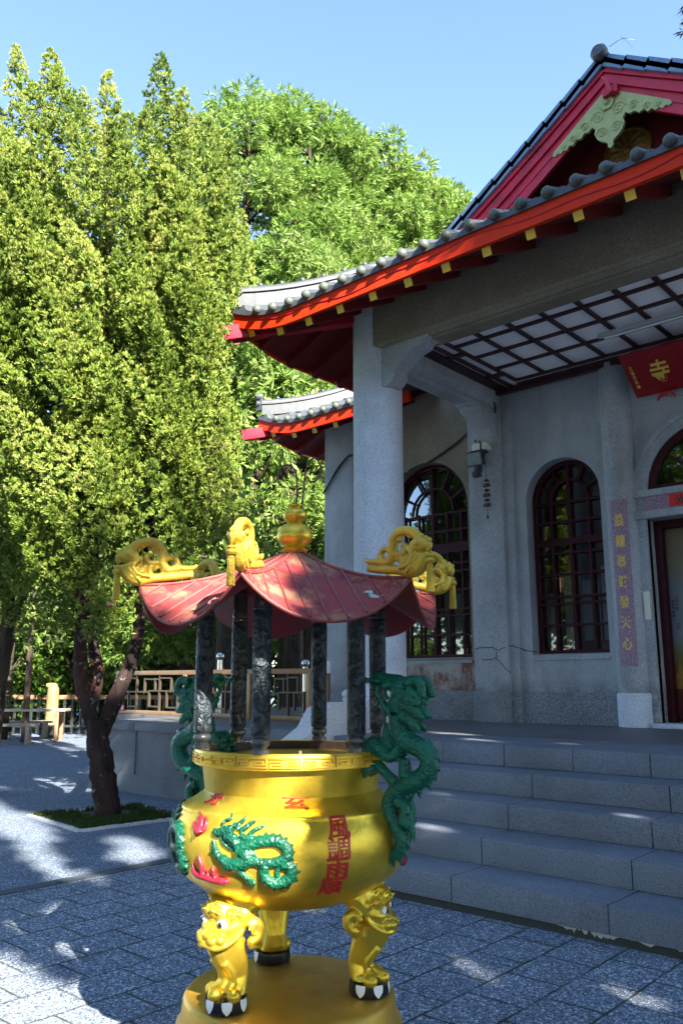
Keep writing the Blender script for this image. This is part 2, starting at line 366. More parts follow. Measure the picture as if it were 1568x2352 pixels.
def ground_mat():
    t = NT('exposed_aggregate_ground'); P = t.wpos(); X, Y, Z = t.xyz(P)
    def agg(sc):
        cr = t.n('ShaderNodeSeparateColor'); t.l(t.voro(sc, P, out='Color'), cr.inputs[0]); return cr.outputs[0]
    a = agg(150.); g = t.mix(t.ramp(a, .15, .85), (.025, .036, .05), (.25, .30, .38))
    g = t.mix(t.ramp(agg(95.), .86, .9), g, (.50, .54, .60))
    nd = t.n('ShaderNodeCombineXYZ'); t.l(Y, nd.inputs[0]); t.l(t.math('ADD', X, .313), nd.inputs[1])
    wob = t.n('ShaderNodeVectorMath', operation='ADD'); t.l(nd.outputs[0], wob.inputs[0])
    nz = t.n('ShaderNodeTexNoise'); t.l(P, nz.inputs['Vector']); nz.inputs['Scale'].default_value = 9; sc_ = t.n('ShaderNodeVectorMath', operation='SCALE'); t.l(nz.outputs['Color'], sc_.inputs[0]); sc_.inputs['Scale'].default_value = .012; t.l(sc_.outputs[0], wob.inputs[1])
    br = t.n('ShaderNodeTexBrick', offset=.5); t.l(wob.outputs[0], br.inputs['Vector'])
    for k, v in (('Scale', 1.), ('Mortar Size', .009), ('Mortar Smooth', .15), ('Brick Width', .40), ('Row Height', .335), ('Bias', 0.)): br.inputs[k].default_value = v
    br.inputs['Color1'].default_value = (.72, .72, .74, 1); br.inputs['Color2'].default_value = (1, 1, 1, 1); br.inputs['Mortar'].default_value = (1, 1, 1, 1)
    mask = t.math('GREATER_THAN', X, -6.58)
    slab = t.mix(.55, g, t.mix(1., g, br.outputs['Color'], 'MULTIPLY'))
    slab = t.mix(t.math('MULTIPLY', br.outputs['Fac'], t.ramp(t.noise(2.5, 4, .6, P), .3, .6, .5, 1.)), slab, (.02, .028, .014))
    plain = t.mix(1., t.mix(t.ramp(t.noise(1.1, 5, .6, P), .3, .7), g, t.mix(.4, g, (.09, .10, .11))), (.72, .76, .82), 'MULTIPLY')
    col = t.mix(mask, plain, slab)
    col = t.mix(t.ramp(t.noise(.7, 5, .65, P), .55, .8, 0, .4), col, (.10, .10, .095))
    t.base(col); t.set(.85, 0, .3)
    hgt = t.math('SUBTRACT', t.math('MULTIPLY', a, .25), t.math('MULTIPLY', br.outputs['Fac'], mask))
    t.bump(hgt, .6, .006); return t.m
MT['ground'] = ground_mat()
MT['strip'] = simple('grey_slab_strip', (.035, .042, .050), (.065, .075, .085), 6, .8, bump=.25, bsc=120)
# ------------------------------------------------------------------ ground, path strip, steps, terrace
def structure(o, label, cat): return tag(o, label, cat, kind='structure')
gm = MB(); S_ = 400.
gm.box(-S_, S_, -S_, S_, -.5, 0); structure(gm.build('ground', MT['ground'], smooth=0), 'grey exposed-aggregate paving of the temple yard', 'ground')
ps = MB(); rs = random.Random(3)
y = -6.
while y < 12.:
    L = .58+rs.uniform(-.02, .02); ps.box(-6.555+rs.uniform(-.004, .004), -6.415, y+.006, y+L-.006, -.02, .005+rs.uniform(0, .002)); y += L
structure(ps.build('path_strip', MT['strip'], loc=(-6.5, 3, 0), smooth=0), 'narrow strip of smooth grey slabs across the yard', 'path')
XC, ZP, YW = -3.39, 1.003, 11.22
mxx = lambda x: 2*XC-x
st = thing('stone_steps', 'five broad grey granite steps leading up to the temple porch', 'steps', (XC, 5.243, 0))
x0s, x1s = -6.42, mxx(-6.42)
for i in range(5):
    y0 = 5.243+.463*i; z1 = .231+.193*i; z0 = z1-.193 if i else .052
    m = MB(); off = -3.614-.03*i if i < 4 else -4.248; step = 1.175 if i < 4 else .70
    xs = [off+step*k for k in range(-6, 9)]; xs = [x0s]+[x for x in xs if x0s+.2 < x < x1s-.2]+[x1s]
    for a, b in zip(xs[:-1], xs[1:]):
        j = rs.uniform(-.003, .003); m.box(a+.003, b-.003, y0+j, y0+.62 if i < 4 else y0+1.2, z0+.001, z1+j*.5)
    m.build('step', MT['step'], st, bevel=.009)
def splash_mat():
    t = NT('dark_plinth_with_white_splash'); X, Y, Z = t.xyz(t.wpos())
    n = t.noise(7, 5, .7, t.mapv((1, 1, .15), t.wpos())); h = t.math('MULTIPLY_ADD', n, .075, -.012)
    m = t.math('GREATER_THAN', Z, t.math('SUBTRACT', .052, t.math('MULTIPLY', t.math('MULTIPLY', t.ramp(n, .42, .62), t.ramp(t.noise(.8, 2, .5, t.wpos()), .48, .56)), .05)))
    t.base(t.mix(m, (.035, .037, .033), (.42, .42, .41))); t.set(.9); t.bump(t.noise(60), .4, .006); return t.m
m = MB(); m.box(x0s, x1s, 5.262, 5.8, -.05, .0525); m.build('plinth', splash_mat(), st, smooth=0)
tr = thing('stone_terrace', 'raised grey granite terrace with coping left of the steps', 'terrace', (-10, 8, 0))
m = MB()
poly = [(-11.85, 7.44), (x0s, 7.44), (x0s, 8.2), (mxx(x0s), 8.2), (mxx(x0s), 7.44), (5.2, 7.44), (5.2, 16), (-14.3, 16), (-14.3, 9.15), (-11.85, 9.15)]
m.prism(poly, lambda x, y: (x, y, 0), lambda x, y: (x, y, .90)); m.build('retaining_wall', MT['terrace'], tr, smooth=0)
m = MB()
xs = list(np.arange(-11.87, -6.4, 1.18))+[x0s]
for a, b in zip(xs[:-1], xs[1:]): m.box(a+.004, b-.004, 7.40, 7.80, .885, ZP)
m.build('coping', MT['terrace'], tr, bevel=.008)
m = MB(); m.prism([(-11.83, 7.78), (x0s-.01, 7.78), (x0s-.01, 8.25), (mxx(x0s)+.01, 8.25), (mxx(x0s)+.01, 7.5), (5.18, 7.5), (5.18, 15.9), (-14.28, 15.9), (-14.28, 9.17), (-11.83, 9.17)], lambda x, y: (x, y, .88), lambda x, y: (x, y, ZP-.004))
m.build('floor', MT['deck'], tr, smooth=0)
m = MB(); m.box(-11.86, x0s-.3, 7.425, 7.5, -.05, .26)
for k in range(5): m.box(-11.86+1.18*k, -11.848+1.18*k, 7.4225, 7.45, .26, .885)
m.build('footing', MT['terrace'], tr, smooth=0)
m = MB(); pf = [(7.8, 0), (7.8, 1.26), (7.55, 1.36), (7.15, 1.365), (6.98, 1.30), (6.83, 1.10), (5.5, .42), (5.35, .30), (5.35, 0)]
m.prism(pf, lambda y, z: (-6.74, y, z), lambda y, z: (-6.43, y, z)); m.prism([(6.9, 1.02), (5.6, .36), (5.6, .2), (6.9, .8)], lambda y, z: (-6.44, y, z), lambda y, z: (-6.41, y, z))
ck = m.build('stair_balustrade', MT['white_stone'], loc=(-6.58, 6.5, 0), bevel=.02)
tag(ck, 'pale granite balustrade block with sloping front at left end of the steps', 'balustrade')
kb = MB(); kb.lathe([(.0, 0), (.035, .0), (.045, .03), (.03, .05), (.05, .08), (.045, .12), (.0, .15)], 16, (-6.55, 7.45, 1.36)); kb.build('knob', MT['white_stone'], ck)
# ------------------------------------------------------------------ temple
T = thing('temple', 'grey granite temple with dark tiled roofs, red eaves and arched windows', 'temple', (XC, YW, ZP))
def arch_wall(m, x0, x1, z0, z1, y0, y1, ops, n=18):
    """wall from y0 (front) to y1 with arched openings (cx, hw, sill, spring)"""
    ops = sorted(ops); x = x0
    def qd(a, b, c, d, yy): m.add([(p[0], yy, p[1]) for p in (a, b, c, d)], [(0, 1, 2, 3)])
    for (cx, hw, sl, sp, arched) in ops+[(None,)*5]:
        xe = cx-hw if cx is not None else x1
        for yy in (y0, y1): qd((x, z0), (xe, z0), (xe, z1), (x, z1), yy)
        if cx is None: break
        A = [(cx-hw*math.cos(math.pi*i/n), sp+(hw*math.sin(math.pi*i/n) if arched else 0)) for i in range(n+1)]
        for yy in (y0, y1):
            if sl > z0+.001: qd((cx-hw, z0), (cx+hw, z0), (cx+hw, sl), (cx-hw, sl), yy)
            for a, b in zip(A[:-1], A[1:]): qd(a, b, (b[0], z1), (a[0], z1), yy)
        loop = [(cx-hw, sl)]+A+[(cx+hw, sl)]
        for a, b in zip(loop, loop[1:]+loop[:1]):
            if abs(a[1]-b[1])+abs(a[0]-b[0]) < 1e-6: continue
            if a[1] == sl and b[1] == sl and sl <= z0+.001: continue
            m.add([(a[0], y0, a[1]), (b[0], y0, b[1]), (b[0], y1, b[1]), (a[0], y1, a[1])], [(0, 1, 2, 3)])
        x = cx+hw
    return m
W1 = (-5.556, .60, 1.985, 4.32, True); W1r = (mxx(-5.556), .60, 1.985, 4.32, True)
DR = (XC, .905, ZP, 4.20, True)
m = MB(); arch_wall(m, -6.36, mxx(-6.36), ZP, 6.35, YW, YW+.42, [W1, W1r, DR]); m.build('porch_wall', MT['wall'], T, smooth=0, merge=False, recalc=False)
W2 = (-8.14, .86, 1.965, 4.46, True)
for sg in (0, 1):
    f = (lambda x: x) if sg == 0 else mxx
    cx = f(W2[0]); a, b = sorted((f(-9.72), f(-7.0)))
    m = MB(); arch_wall(m, a, b, 1.455, 6.7, YW+.10, YW+.5, [(cx, .86, 1.965, 4.46, True)]); m.build('side_wall', MT['beam'], T, smooth=0, recalc=False)
    m = MB(); m.box(cx-.95, cx+.95, YW+.094, YW+.15, 1.46, 1.93); m.build('wall_panel', MT['rust'], T, smooth=0)
    m = MB(); m.box(a, b, YW+.06, YW+.5, ZP-.02, 1.455); m.build('dado', MT['dado'], T, bevel=.008)
    m = MB(); m.box(*sorted((f(-10.4), f(-9.69))), YW, YW+.6, ZP-.02, 6.5); m.build('corner_pier', MT['wall'], T, bevel=.012)
    m = MB(); m.box(*sorted((f(-10.42), f(-9.67))), YW-.025, YW+.4, ZP-.02, 1.46); m.build('pier_base', MT['dado'], T, bevel=.008)
    m = MB(); m.box(*sorted((f(-10.39), f(-10.0))), YW+.6, 16., ZP-.02, 6.5); m.build('end_wall', MT['wall'], T, smooth=0)
    # pilaster in two steps
    m = MB(); m.box(*sorted((f(-7.116), f(-6.515))), YW-.11, YW+.3, ZP-.02, 6.15); m.box(*sorted((f(-6.52), f(-6.345))), YW-.05, YW+.3, ZP-.02, 6.15); m.build('pilaster', MT['wall'], T, bevel=.022)
    m = MB(); m.box(*sorted((f(-7.14), f(-6.50))), YW-.135, YW+.2, ZP-.015, 1.445); m.box(*sorted((f(-6.51), f(-6.33))), YW-.075, YW+.2, ZP-.015, 1.445); m.build('pilaster_base', MT['dado'], T, bevel=.008)
    m = MB(); m.box(*sorted((f(-6.35), f(-4.85))), YW-.025, YW+.2, ZP-.015, 1.445); m.build('dado', MT['dado'], T, bevel=.008)
    # engaged column beside the door
    hc = f(-4.635); m = MB(); m.lathe([(.232, 1.44), (.232, 3.5), (.225, 6.2)], 40, (hc, YW+.02, 0)); m.build('half_column', MT['wall'], T)
    m = MB(); m.lathe([(.252, ZP-.02), (.252, 1.42), (.24, 1.445)], 40, (hc, YW+.02, 0)); m.build('column_base', MT['column'], T)
    m = MB(); m.box(*sorted((f(-4.42), f(-4.295))), YW-.06, YW+.1, ZP, 4.20); m.build('door_jamb', MT['wall'], T, bevel=.01)
    # front column
    m = MB(); m.lathe([(.37, ZP-.01), (.37, 1.12), (.345, 1.16), (.334, 1.25), (.334, 3.), (.330, 6.75)], 56, (f(-6.71), 8.29, 0)); m.build('column', MT['column'], T)
# door surround
m = MB(); m.box(XC-1.08, XC+1.08, YW-.10, YW+.3, 3.80, 3.905); m.box(XC-1.08, XC+1.08, YW-.10, YW+.3, 4.105, 4.20); m.build('lintel', MT['wall'], T, bevel=.008)
m = MB(); m.box(XC-.92, XC+.92, YW-.075, YW+.2, 3.9, 4.11); m.build('lintel_panel', MT['purple'], T, smooth=0)
m = MB(); n = 30
for r0, r1, yy in ((.99, 1.06, YW-.05), (.86, 1.0, YW-.035)):
    vs = []; fs = []
    for i in range(n+1):
        a = math.pi*i/n; c, s = math.cos(a), math.sin(a)
        for r, y_ in ((r1, yy), (r0, yy), (r1, YW+.1), (r0, YW+.1)): vs.append((XC-r*c, y_, 4.2+r*s))
    for i in range(n):
        k = 4*i; fs += [(k, k+4, k+5, k+1), (k, k+2, k+6, k+4), (k+1, k+5, k+7, k+3)]
    m.add(vs, fs)
m.build('door_arch', MT['wall'], T)
m = MB(); m.box(XC-1.0, XC+1.0, YW-.16, YW+.45, ZP-.01, ZP+.055); m.build('door_sill', MT['column'], T, bevel=.01)
fr = MB()
for s_ in (-1, 1): fr.box(*sorted((XC+s_*.905, XC+s_*.80)), YW+.20, YW+.32, ZP+.05, 3.8)
fr.box(XC-.8, XC+.8, YW+.20, YW+.32, 3.69, 3.8)
for k in range(40): fr.box(XC-.79+.04*k, XC-.765+.04*k, YW+.185, YW+.2, 3.705, 3.745)
dr = fr.build('door', MT['maroon'], T, bevel=.006)
# fanlight over the door
def ring(m, cx, cz, r0, r1, y0, y1, a0=0., a1=math.pi, n=28):
    vs = []; fs = []
    for i in range(n+1):
        a = a0+(a1-a0)*i/n; c, s = math.cos(a), math.sin(a)
        for r, y_ in ((r1, y0), (r0, y0), (r0, y1), (r1, y1)): vs.append((cx-r*c, y_, cz+r*s))
    for i in range(n):
        k = 4*i
        for j in range(4): fs.append((k+j, k+(j+1) % 4, k+4+(j+1) % 4, k+4+j))
    fs += [(0, 1, 2, 3), (4*n+3, 4*n+2, 4*n+1, 4*n)]
    m.add(vs, fs)
fl = MB(); ring(fl, XC, 4.205, .76, .87, YW+.0, YW+.1)
fl.box(XC-.87, XC+.87, YW+.005, YW+.1, 4.205, 4.27)
for a in (40, 90, 140): fl.obox((XC-.2*math.cos(R(a)), YW+.05, 4.2+.2*math.sin(R(a))), (XC-.78*math.cos(R(a)), YW+.05, 4.2+.78*math.sin(R(a))), .04, .05, upv=(0, 1, 0))
ring(fl, XC, 4.205, .18, .22, YW+.03, YW+.08, n=16)
fanl = fl.build('fanlight', MT['maroon'], T, bevel=0)
def pane(name, cx, hw, sill, spring, y, parent):
    n = 24; pts = [(cx-hw, sill)]+[(cx-hw*math.cos(math.pi*i/n), spring+hw*math.sin(math.pi*i/n)) for i in range(n+1)]+[(cx+hw, sill)]
    m = MB(); m.add([(p[0], y, p[1]) for p in pts], [tuple(range(len(pts)))]); return m.build(name, MT['glass'], parent, smooth=0, recalc=False)
pane('pane', XC, .77, 4.26, 4.262, YW+.06, fanl)
def back_wall_cut(): pass
# lattice windows: two sashes, panes, sill
def window(cx, hw, sill, spring, yf, vx, hz, label=None, yin=.12):
    m = MB(); b = .065
    for lay, (yy, th) in enumerate(((yf, .06), (yf+yin, .05))):
        ring(m, cx, spring, hw-b*(1+.6*lay), hw-.002, yy, yy+th, n=30)
        for s_ in (-1, 1): m.box(*sorted((cx+s_*(hw-.002), cx+s_*(hw-b*(1+.6*lay)))), yy, yy+th, sill, spring)
        m.box(cx-hw+b, cx+hw-b, yy, yy+th, sill, sill+(.07 if lay == 0 else .2))
        bw = .034 if lay == 0 else .03
        for v in vx:
            x = cx+v*hw; top = spring+math.sqrt(max(0, hw*hw-(v*hw)**2))-.03 if abs(v) < .12 else spring+.0
            w = bw*(1.5 if abs(v) < .12 else 1.)+.05*lay*(abs(v) < .12)
            m.box(x-w/2, x+w/2, yy+.008, yy+th-.008, sill+.05, top)
        for z in hz:
            if lay == 1 and rs.random() < .35: continue
            m.box(cx-hw+b, cx+hw-b, yy+.011, yy+th-.011, z-bw/2, z+bw/2)
        r = hw*.5; ring(m, cx, spring, r-bw/2, r+bw/2, yy+.01, yy+th-.01, n=24)
        for a in (28, 62, 118, 152): m.obox((cx-r*math.cos(R(a)), yy+th/2, spring+r*math.sin(R(a))), (cx-(hw-.04)*math.cos(R(a)), yy+th/2, spring+(hw-.04)*math.sin(R(a))), bw, th-.022, upv=(0, 1, 0))
        if lay == 0: m.box(cx-hw+b, cx+hw-b, yy+.005, yy+th-.002, 3.62 if hw < .7 else 3.74, 3.72 if hw < .7 else 3.9)
    w = m.build('window', MT['maroon'], T, smooth=0)
    pane('pane', cx, hw-.05, sill+.03, spring, yf+.085, w)
    m = MB(); m.prism([(yf-.22, sill-.075), (yf-.22, sill-.035), (yf+.02, sill+.025), (yf+.02, sill-.075)], lambda y, z: (cx-hw+.002, y, z), lambda y, z: (cx+hw-.002, y, z)); m.build('sill', MT['wall'], w, smooth=0)
    m = MB()
    for k, (u0, u1) in enumerate(((-.92, -.52), (-.46, -.05), (.06, .5), (.55, .93))):
        m.box(cx+u0*hw, cx+u1*hw, yf+yin+.12+.02*(k % 2), yf+yin+.125+.02*(k % 2), sill+.2, sill+(.95, 1.25, 1.1, 1.3)[k])
    m.build('curtain', MT['curtain'], w, smooth=0)
    return w
hz1 = [2.42, 2.74, 2.84, 3.18, 3.5, 3.98, 4.28]
for sg in (0, 1):
    f = (lambda x: x) if sg == 0 else mxx
    window(f(-5.556), .60, 1.985, 4.32, YW+.20, (-.5, 0, .5), hz1)
    window(f(-8.14), .86, 1.965, 4.46, YW+.30, (-.67, -.34, 0, .34, .67), [2.36, 2.68, 2.78, 3.1, 3.42, 3.55, 4.12, 4.42])
# dim room behind
m = MB(); m.box(-10.0, mxx(-10.0), 15.4, 15.5, ZP, 6.5); m.box(-10, mxx(-10), YW+.5, 15.5, 6.4, 6.5); m.box(-10, mxx(-10), YW+.45, 15.5, ZP-.02, ZP+.02)
for x in (-6.8, mxx(-6.8)): m.box(x-.05, x+.05, YW+.5, 15.5, ZP, 6.5)
m.build('inner_room', MT['inwall'], T, smooth=0)
m = MB()
for x in np.arange(-9.4, 3, .9): m.box(x-.09, x+.09, 13.4, 13.6, ZP, 6.4)
m.build('inner_pillars', MT['maroon'], T, smooth=0)
# beams, corbels
m = MB(); bp = [(8.0, 6.72), (8.0, 5.985), (8.03, 5.955), (8.05, 5.955), (8.10, 5.915), (8.16, 5.93), (8.18, 5.905), (8.46, 5.925), (8.46, 6.72)]
m.prism(bp, lambda y, z: (-6.62, y, z), lambda y, z: (mxx(-6.62), y, z)); m.build('beam', MT['beam'], T, smooth=25)
def corbel(axis, s_):
    pr_ = [(0, 0), (.80, 0), (.78, -.05), (.70, -.06), (.66, -.12), (.52, -.16), (.44, -.24), (.30, -.30), (.24, -.36), (.26, -.43), (.20, -.50), (.12, -.55), (0, -.55)]
    m = MB()
    if axis == 'x': m.prism(pr_, lambda a, b: (s_(-6.5+a), 8.07, 5.955+b), lambda a, b: (s_(-6.5+a), 8.36, 5.955+b))
    else: m.prism(pr_, lambda a, b: (s_(-6.84), 11.16-a, 5.84+b), lambda a, b: (s_(-6.55), 11.16-a, 5.84+b))
    m.build('corbel', MT['wall'], T, bevel=.012)
for sg in (0, 1):
    f = (lambda x: x) if sg == 0 else mxx
    corbel('x', f); corbel('y', f)
    m = MB(); sp_ = [(-6.5, 6.62), (-6.5, 6.02), (-6.55, 5.97), (-6.55, 5.92), (-6.60, 5.90), (-6.60, 5.82), (-6.80, 5.82), (-6.84, 5.9), (-6.9, 5.95), (-6.9, 6.62)]
    m.prism(sp_, lambda x, z: (f(x), 8.3, z), lambda x, z: (f(x), 11.2, z)); m.build('side_beam', MT['wall'], T, smooth=25)
# ceiling
m = MB(); m.box(-6.55, mxx(-6.55), 8.4, YW+.02, 6.20, 6.26); ce = m.build('ceiling', MT['ceil'], T, smooth=0)
m = MB(); zb = 6.168
for y in (8.62, 9.17, 9.69, 10.25, 10.87): m.box(-6.05, mxx(-6.05), y-.03, y+.03, zb, 6.2)
x = -6.04
while x < mxx(-6.04)+.01: m.box(x-.03, x+.03, 8.42, 10.88, zb+.003, 6.2); x += .4818
for sg in (0, 1):
    f = (lambda x: x) if sg == 0 else mxx
    m.box(*sorted((f(-6.52), f(-6.33))), 8.42, YW, zb-.01, 6.2); m.box(*sorted((f(-6.26), f(-6.2))), 8.42, YW, zb-.005, 6.2)
    for y in (9.45, 10.5): m.box(*sorted((f(-6.34), f(-6.03))), y-.05, y+.05, zb-.002, 6.2)
m.box(-6.1, mxx(-6.1), 11.0, YW+.02, zb-.012, 6.2); m.box(-6.52, mxx(-6.52), YW-.2, YW-.12, zb-.08, zb); m.build('lattice', MT['lattice'], ce, smooth=0)

def zDp(x, y): # a point of the wall seen at photo position, on the pilaster or wall face
    d = fw*F+rt*(x-784)-cu*(y-1176); return np.array([0, 0, H])+d*((YW-.112)/d[1])
for pts in ([(1092, 1489), (1128, 1486), (1142, 1494), (1166, 1483), (1176, 1485), (1194, 1492), (1215, 1496), (1229, 1500)], [(1140, 1496), (1139, 1512), (1120, 1516), (1102, 1514)], [(1141, 1514), (1157, 1530), (1173, 1552)]):
    Pc = [zDp(*p) for p in pts]; q_ = []
    for a, b in zip(Pc[:-1], Pc[1:]):
        for k in range(4): q_.append(a+(b-a)*k/4+np.array([rs.uniform(-.008, .008), 0, rs.uniform(-.008, .008)]))
    for p in q_:
        if p[0] > -6.515: p[1] = YW-.052
        if p[0] > -6.345: p[1] = YW-.002
    m = MB(); m.tube(q_, .006, 5); m.build('crack', MT['cable'], T)
# ------------------------------------------------------------------ roofs
SL = .5
def curl(u, L, both):
    c = .27*max(0, 1-u/1.15)**2
    return c+(.27*max(0, 1-(L-u)/1.15)**2 if both else 0)
def eave(cx, cy, su, sv, swap, L, vmax, both, rafts, kind, visible=True):
    """eave along u from a corner; su, sv = +-1 directions; swap = runs along Y"""
    def Pw(u, v, z): return (cx+su*v, cy+sv*u, z) if swap else (cx+su*u, cy+sv*v, z)
    cl = lambda u: curl(u, L, both)
    zt = lambda u, v: 6.325+SL*v+cl(u)*max(0, 1-v/2.4)
    # tiles
    p = .3015; n_t = int(L/p); us = []; m = MB()
    for k in range(n_t+1):
        for q in (0, .10, .2, .34, .5, .66, .8, .90): us.append((k+q)*p+.21)
    us = [0., .05, .12]+[u for u in us if u < L-.02]+[L]
    def wave(u):
        w = ((u-.51)/p) % 1.; d = min(w, 1-w)
        return .062*math.sqrt(max(0, 1-(d/.2)**2)) if d < .2 else -.025*math.sin(math.pi*(d-.2)/.6)
    cs = .30; vs = []
    k = 0
    while k*cs < vmax: vs += [k*cs+.001, k*cs+.15, (k+1)*cs]; k += 1
    def fn(u, v):
        vm = min(vmax, u+.02, (L-u+.02) if both else 1e9); vv = min(v, vm)
        stp = (1-((v/cs) % 1.) if v % cs > .002 else 0.)
        stp = 1-((v+.0005) % cs)/cs if (v+.0005) % cs > .001 else 0.
        return Pw(u, vv-.03, zt(u, vv)+wave(u)+.03*stp)
    if visible:
        m.grid(fn, us, vs)
        fine = [0.]+[u for u in us[1:]]
        m.grid(lambda u, v: Pw(u, -.03+.0*v, zt(u, 0)+(wave(u)+.028 if v else -.055)), fine, [0, 1])
        m.grid(lambda u, v: Pw(u, -.03+v*.10, zt(u, 0)-.055), fine, [0, 1])
        u = .51
        while u < L-.3: m.ball(Pw(u, -.045, zt(u, 0)+.02), .064, 12, 1); u += p
    else: m.grid(lambda u, v: Pw(u, min(v, u+.01, (L-u+.01) if both else 1e9), zt(u, min(v, u+.01))+.02), [0, .3, .7, 1.2]+list(np.linspace(1.5, L-1.5, 6))+[L-1.2, L-.7, L-.3, L], list(np.linspace(0, vmax, 5)))
    m.build(kind+'_roof', [MT['tile'], MT['tileend']], T, smooth=50, recalc=False)
    uu = [0, .1, .2, .3, .45, .6, .8, 1.0, 1.2]+list(np.linspace(1.5, L-1.5, 5))+[L-1.2, L-1, L-.8, L-.6, L-.45, L-.3, L-.2, L-.1, L]
    uu = sorted(set(round(float(a), 3) for a in uu if 0 <= a <= L))
    m = MB()
    for u0, u1 in zip(uu[:-1], uu[1:]):
        vs_ = []
        for u in (u0, u1):
            b = 6.085+cl(u); t_ = 6.285+cl(u); e0 = 0 if u > .01 else -.0
            vs_ += [Pw(u, 0, b), Pw(u, 0, t_), Pw(u, .05, t_), Pw(u, .05, b)]
        m.add(vs_, [(0, 1, 5, 4), (1, 2, 6, 5), (2, 3, 7, 6), (3, 0, 4, 7)])
    m.build('fascia', MT['orange'], T, smooth=40, recalc=True, merge=True)
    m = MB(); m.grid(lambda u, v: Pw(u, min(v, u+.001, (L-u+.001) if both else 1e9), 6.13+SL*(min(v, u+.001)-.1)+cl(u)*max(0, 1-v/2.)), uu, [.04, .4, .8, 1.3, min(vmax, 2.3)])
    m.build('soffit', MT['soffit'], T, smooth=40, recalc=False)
    for u in rafts:
        c0 = cl(u); ln = min(1.25, max(.25, u-.12)); m = MB()
        m.obox(Pw(u, .085, 6.065+c0), Pw(u, .085+ln, 6.065+c0*max(0, 1-ln/2)+SL*ln), .10, .12)
        r_ = m.build('rafter', MT['soffit'], T, smooth=0)
        m = MB(); m.obox(Pw(u, .078, 6.062+c0), Pw(u, .087, 6.066+c0), .102, .122); m.build('rafter_end', MT['yellow'], r_, smooth=0)
rf = [.273+.0, .827, 1.34, 1.87]+[1.87+.518*k for k in range(1, 16)]
rf = [u for u in rf if u < 9.42-.1]
eave(-8.1, 6.9, 1, 1, False, 9.42, 2.3, True, rf, 'porch')
eave(-8.1, 6.9, 1, 1, True, 3.3, 2.3, False, [.43, .98, 1.49, 2.05, 2.6], 'porch_side', False)
eave(mxx(-8.1), 6.9, -1, 1, True, 3.3, 2.3, False, [], 'porch_side', False)
eave(-11.27, 10.3, 1, 1, False, 3.6, 3.6, False, [.32, .875, 1.39, 1.9, 2.4, 2.9], 'hall')
eave(-11.27, 10.3, 1, 1, True, 6.0, 3.6, False, [.39, .97, 1.52, 2.05, 2.6, 3.15], 'hall_side', False)
eave(mxx(-11.27), 10.3, -1, 1, False, 3.6, 3.6, False, [], 'hall', False)
# hip rafters, hip ridges
for (cx, cy, sx, sy, ln, orn) in ((-8.1, 6.9, 1, 1, 2.4, 0), (-11.27, 10.3, 1, 1, 3.4, 1), (mxx(-8.1), 6.9, -1, 1, 2.4, 0)):
    m = MB(); pts = []
    m.obox((cx-.22*sx, cy-.22*sy, 6.20), (cx+1.3*sx, cy+1.3*sy, 6.56), .15, .20); m.build('hip_rafter', MT['red'], T, bevel=.008)
    m = MB(); ds = [.04, .2, .4, .6, .8, 1.0, 1.4, ln]
    zr = lambda d: 6.36+SL*d+.25*max(0, 1-d/1.15)**2
    for d0, d1 in zip(ds[:-1], ds[1:]):
        m.obox((cx+sx*d0, cy+sy*d0, zr(d0)+.10), (cx+sx*d1, cy+sy*d1, zr(d1)+.10), .18, .22)
        m.obox((cx+sx*d0, cy+sy*d0, zr(d0)+.215), (cx+sx*d1, cy+sy*d1, zr(d1)+.215), .23, .035)
    m.tube([(cx+sx*d, cy+sy*d, zr(d)+.25) for d in ds], .07, 12)
    d = .25
    while d < ln: m.ball((cx+sx*d, cy+sy*d, zr(d)+.335), .038, 10); d += .205
    if orn: m.lathe([(.0, -.06), (.075, -.06), (.085, 0), (.075, .06), (0, .06)], 14, (cx+.0*sx, cy, zr(0)+.38), ax=(1, 1, 0)); m.box(cx-.07, cx+.07, cy-.03, cy+.03, zr(0)+.1, zr(0)+.36); m.lathe([(0, -.05), (.06, -.05), (.065, .05), (0, .05)], 14, (cx, cy, zr(0)+.24), ax=(1, 1, 0))
    m.build('hip_ridge', MT['tile'], T, smooth=40)
# hall main roof behind the porch gable
m = MB(); m.add([(-7.7, 13.9, 8.12), (mxx(-7.7), 13.9, 8.12), (mxx(-7.7), 17.5, 8.12), (-7.7, 17.5, 8.12), (-7.7, 13.9, 8.12), (-11.2, 17.4, 6.4), (-11.2, 13.0, 6.4)], [(0, 1, 2, 3)])
m.build('roof_deck', MT['tile'], T, smooth=0)
# gable
YG = 8.6; ZA = 8.86; XL = -5.66
def rake(t):  # outer edge from apex (t=0) down
    x = XC-(XC-XL)*t; return x, ZA-1.42*t+.10*t*(1-t)*-1.
G = MB()
ts = list(np.linspace(0, 1, 9))
for sg in (0, 1):
    f = (lambda x: x) if sg == 0 else mxx
    for lo, hi, yy in ((.0, .085, YG-.05), (.095, .20, YG-.02), (.205, .235, YG-.035), (.24, .36, YG), (.355, .50, YG+.012)):
        vs = []; fs = []
        for t_ in ts:
            x, z = rake(t_); w = 1.+.28*t_
            xs_ = x
            for (o, y_) in ((lo, yy), (hi, yy), (hi, YG+.06), (lo, YG+.06)): vs.append((f(xs_), y_, z-o*w*.92))
        for i in range(len(ts)-1):
            k = 4*i
            for j in range(4): fs.append((k+j, k+(j+1) % 4, k+4+(j+1) % 4, k+4+j))
        fs.append((4*(len(ts)-1), 4*(len(ts)-1)+1, 4*(len(ts)-1)+2, 4*(len(ts)-1)+3)); G.add(vs, fs)
bb = G.build('bargeboard', MT['barge'], T, smooth=30)
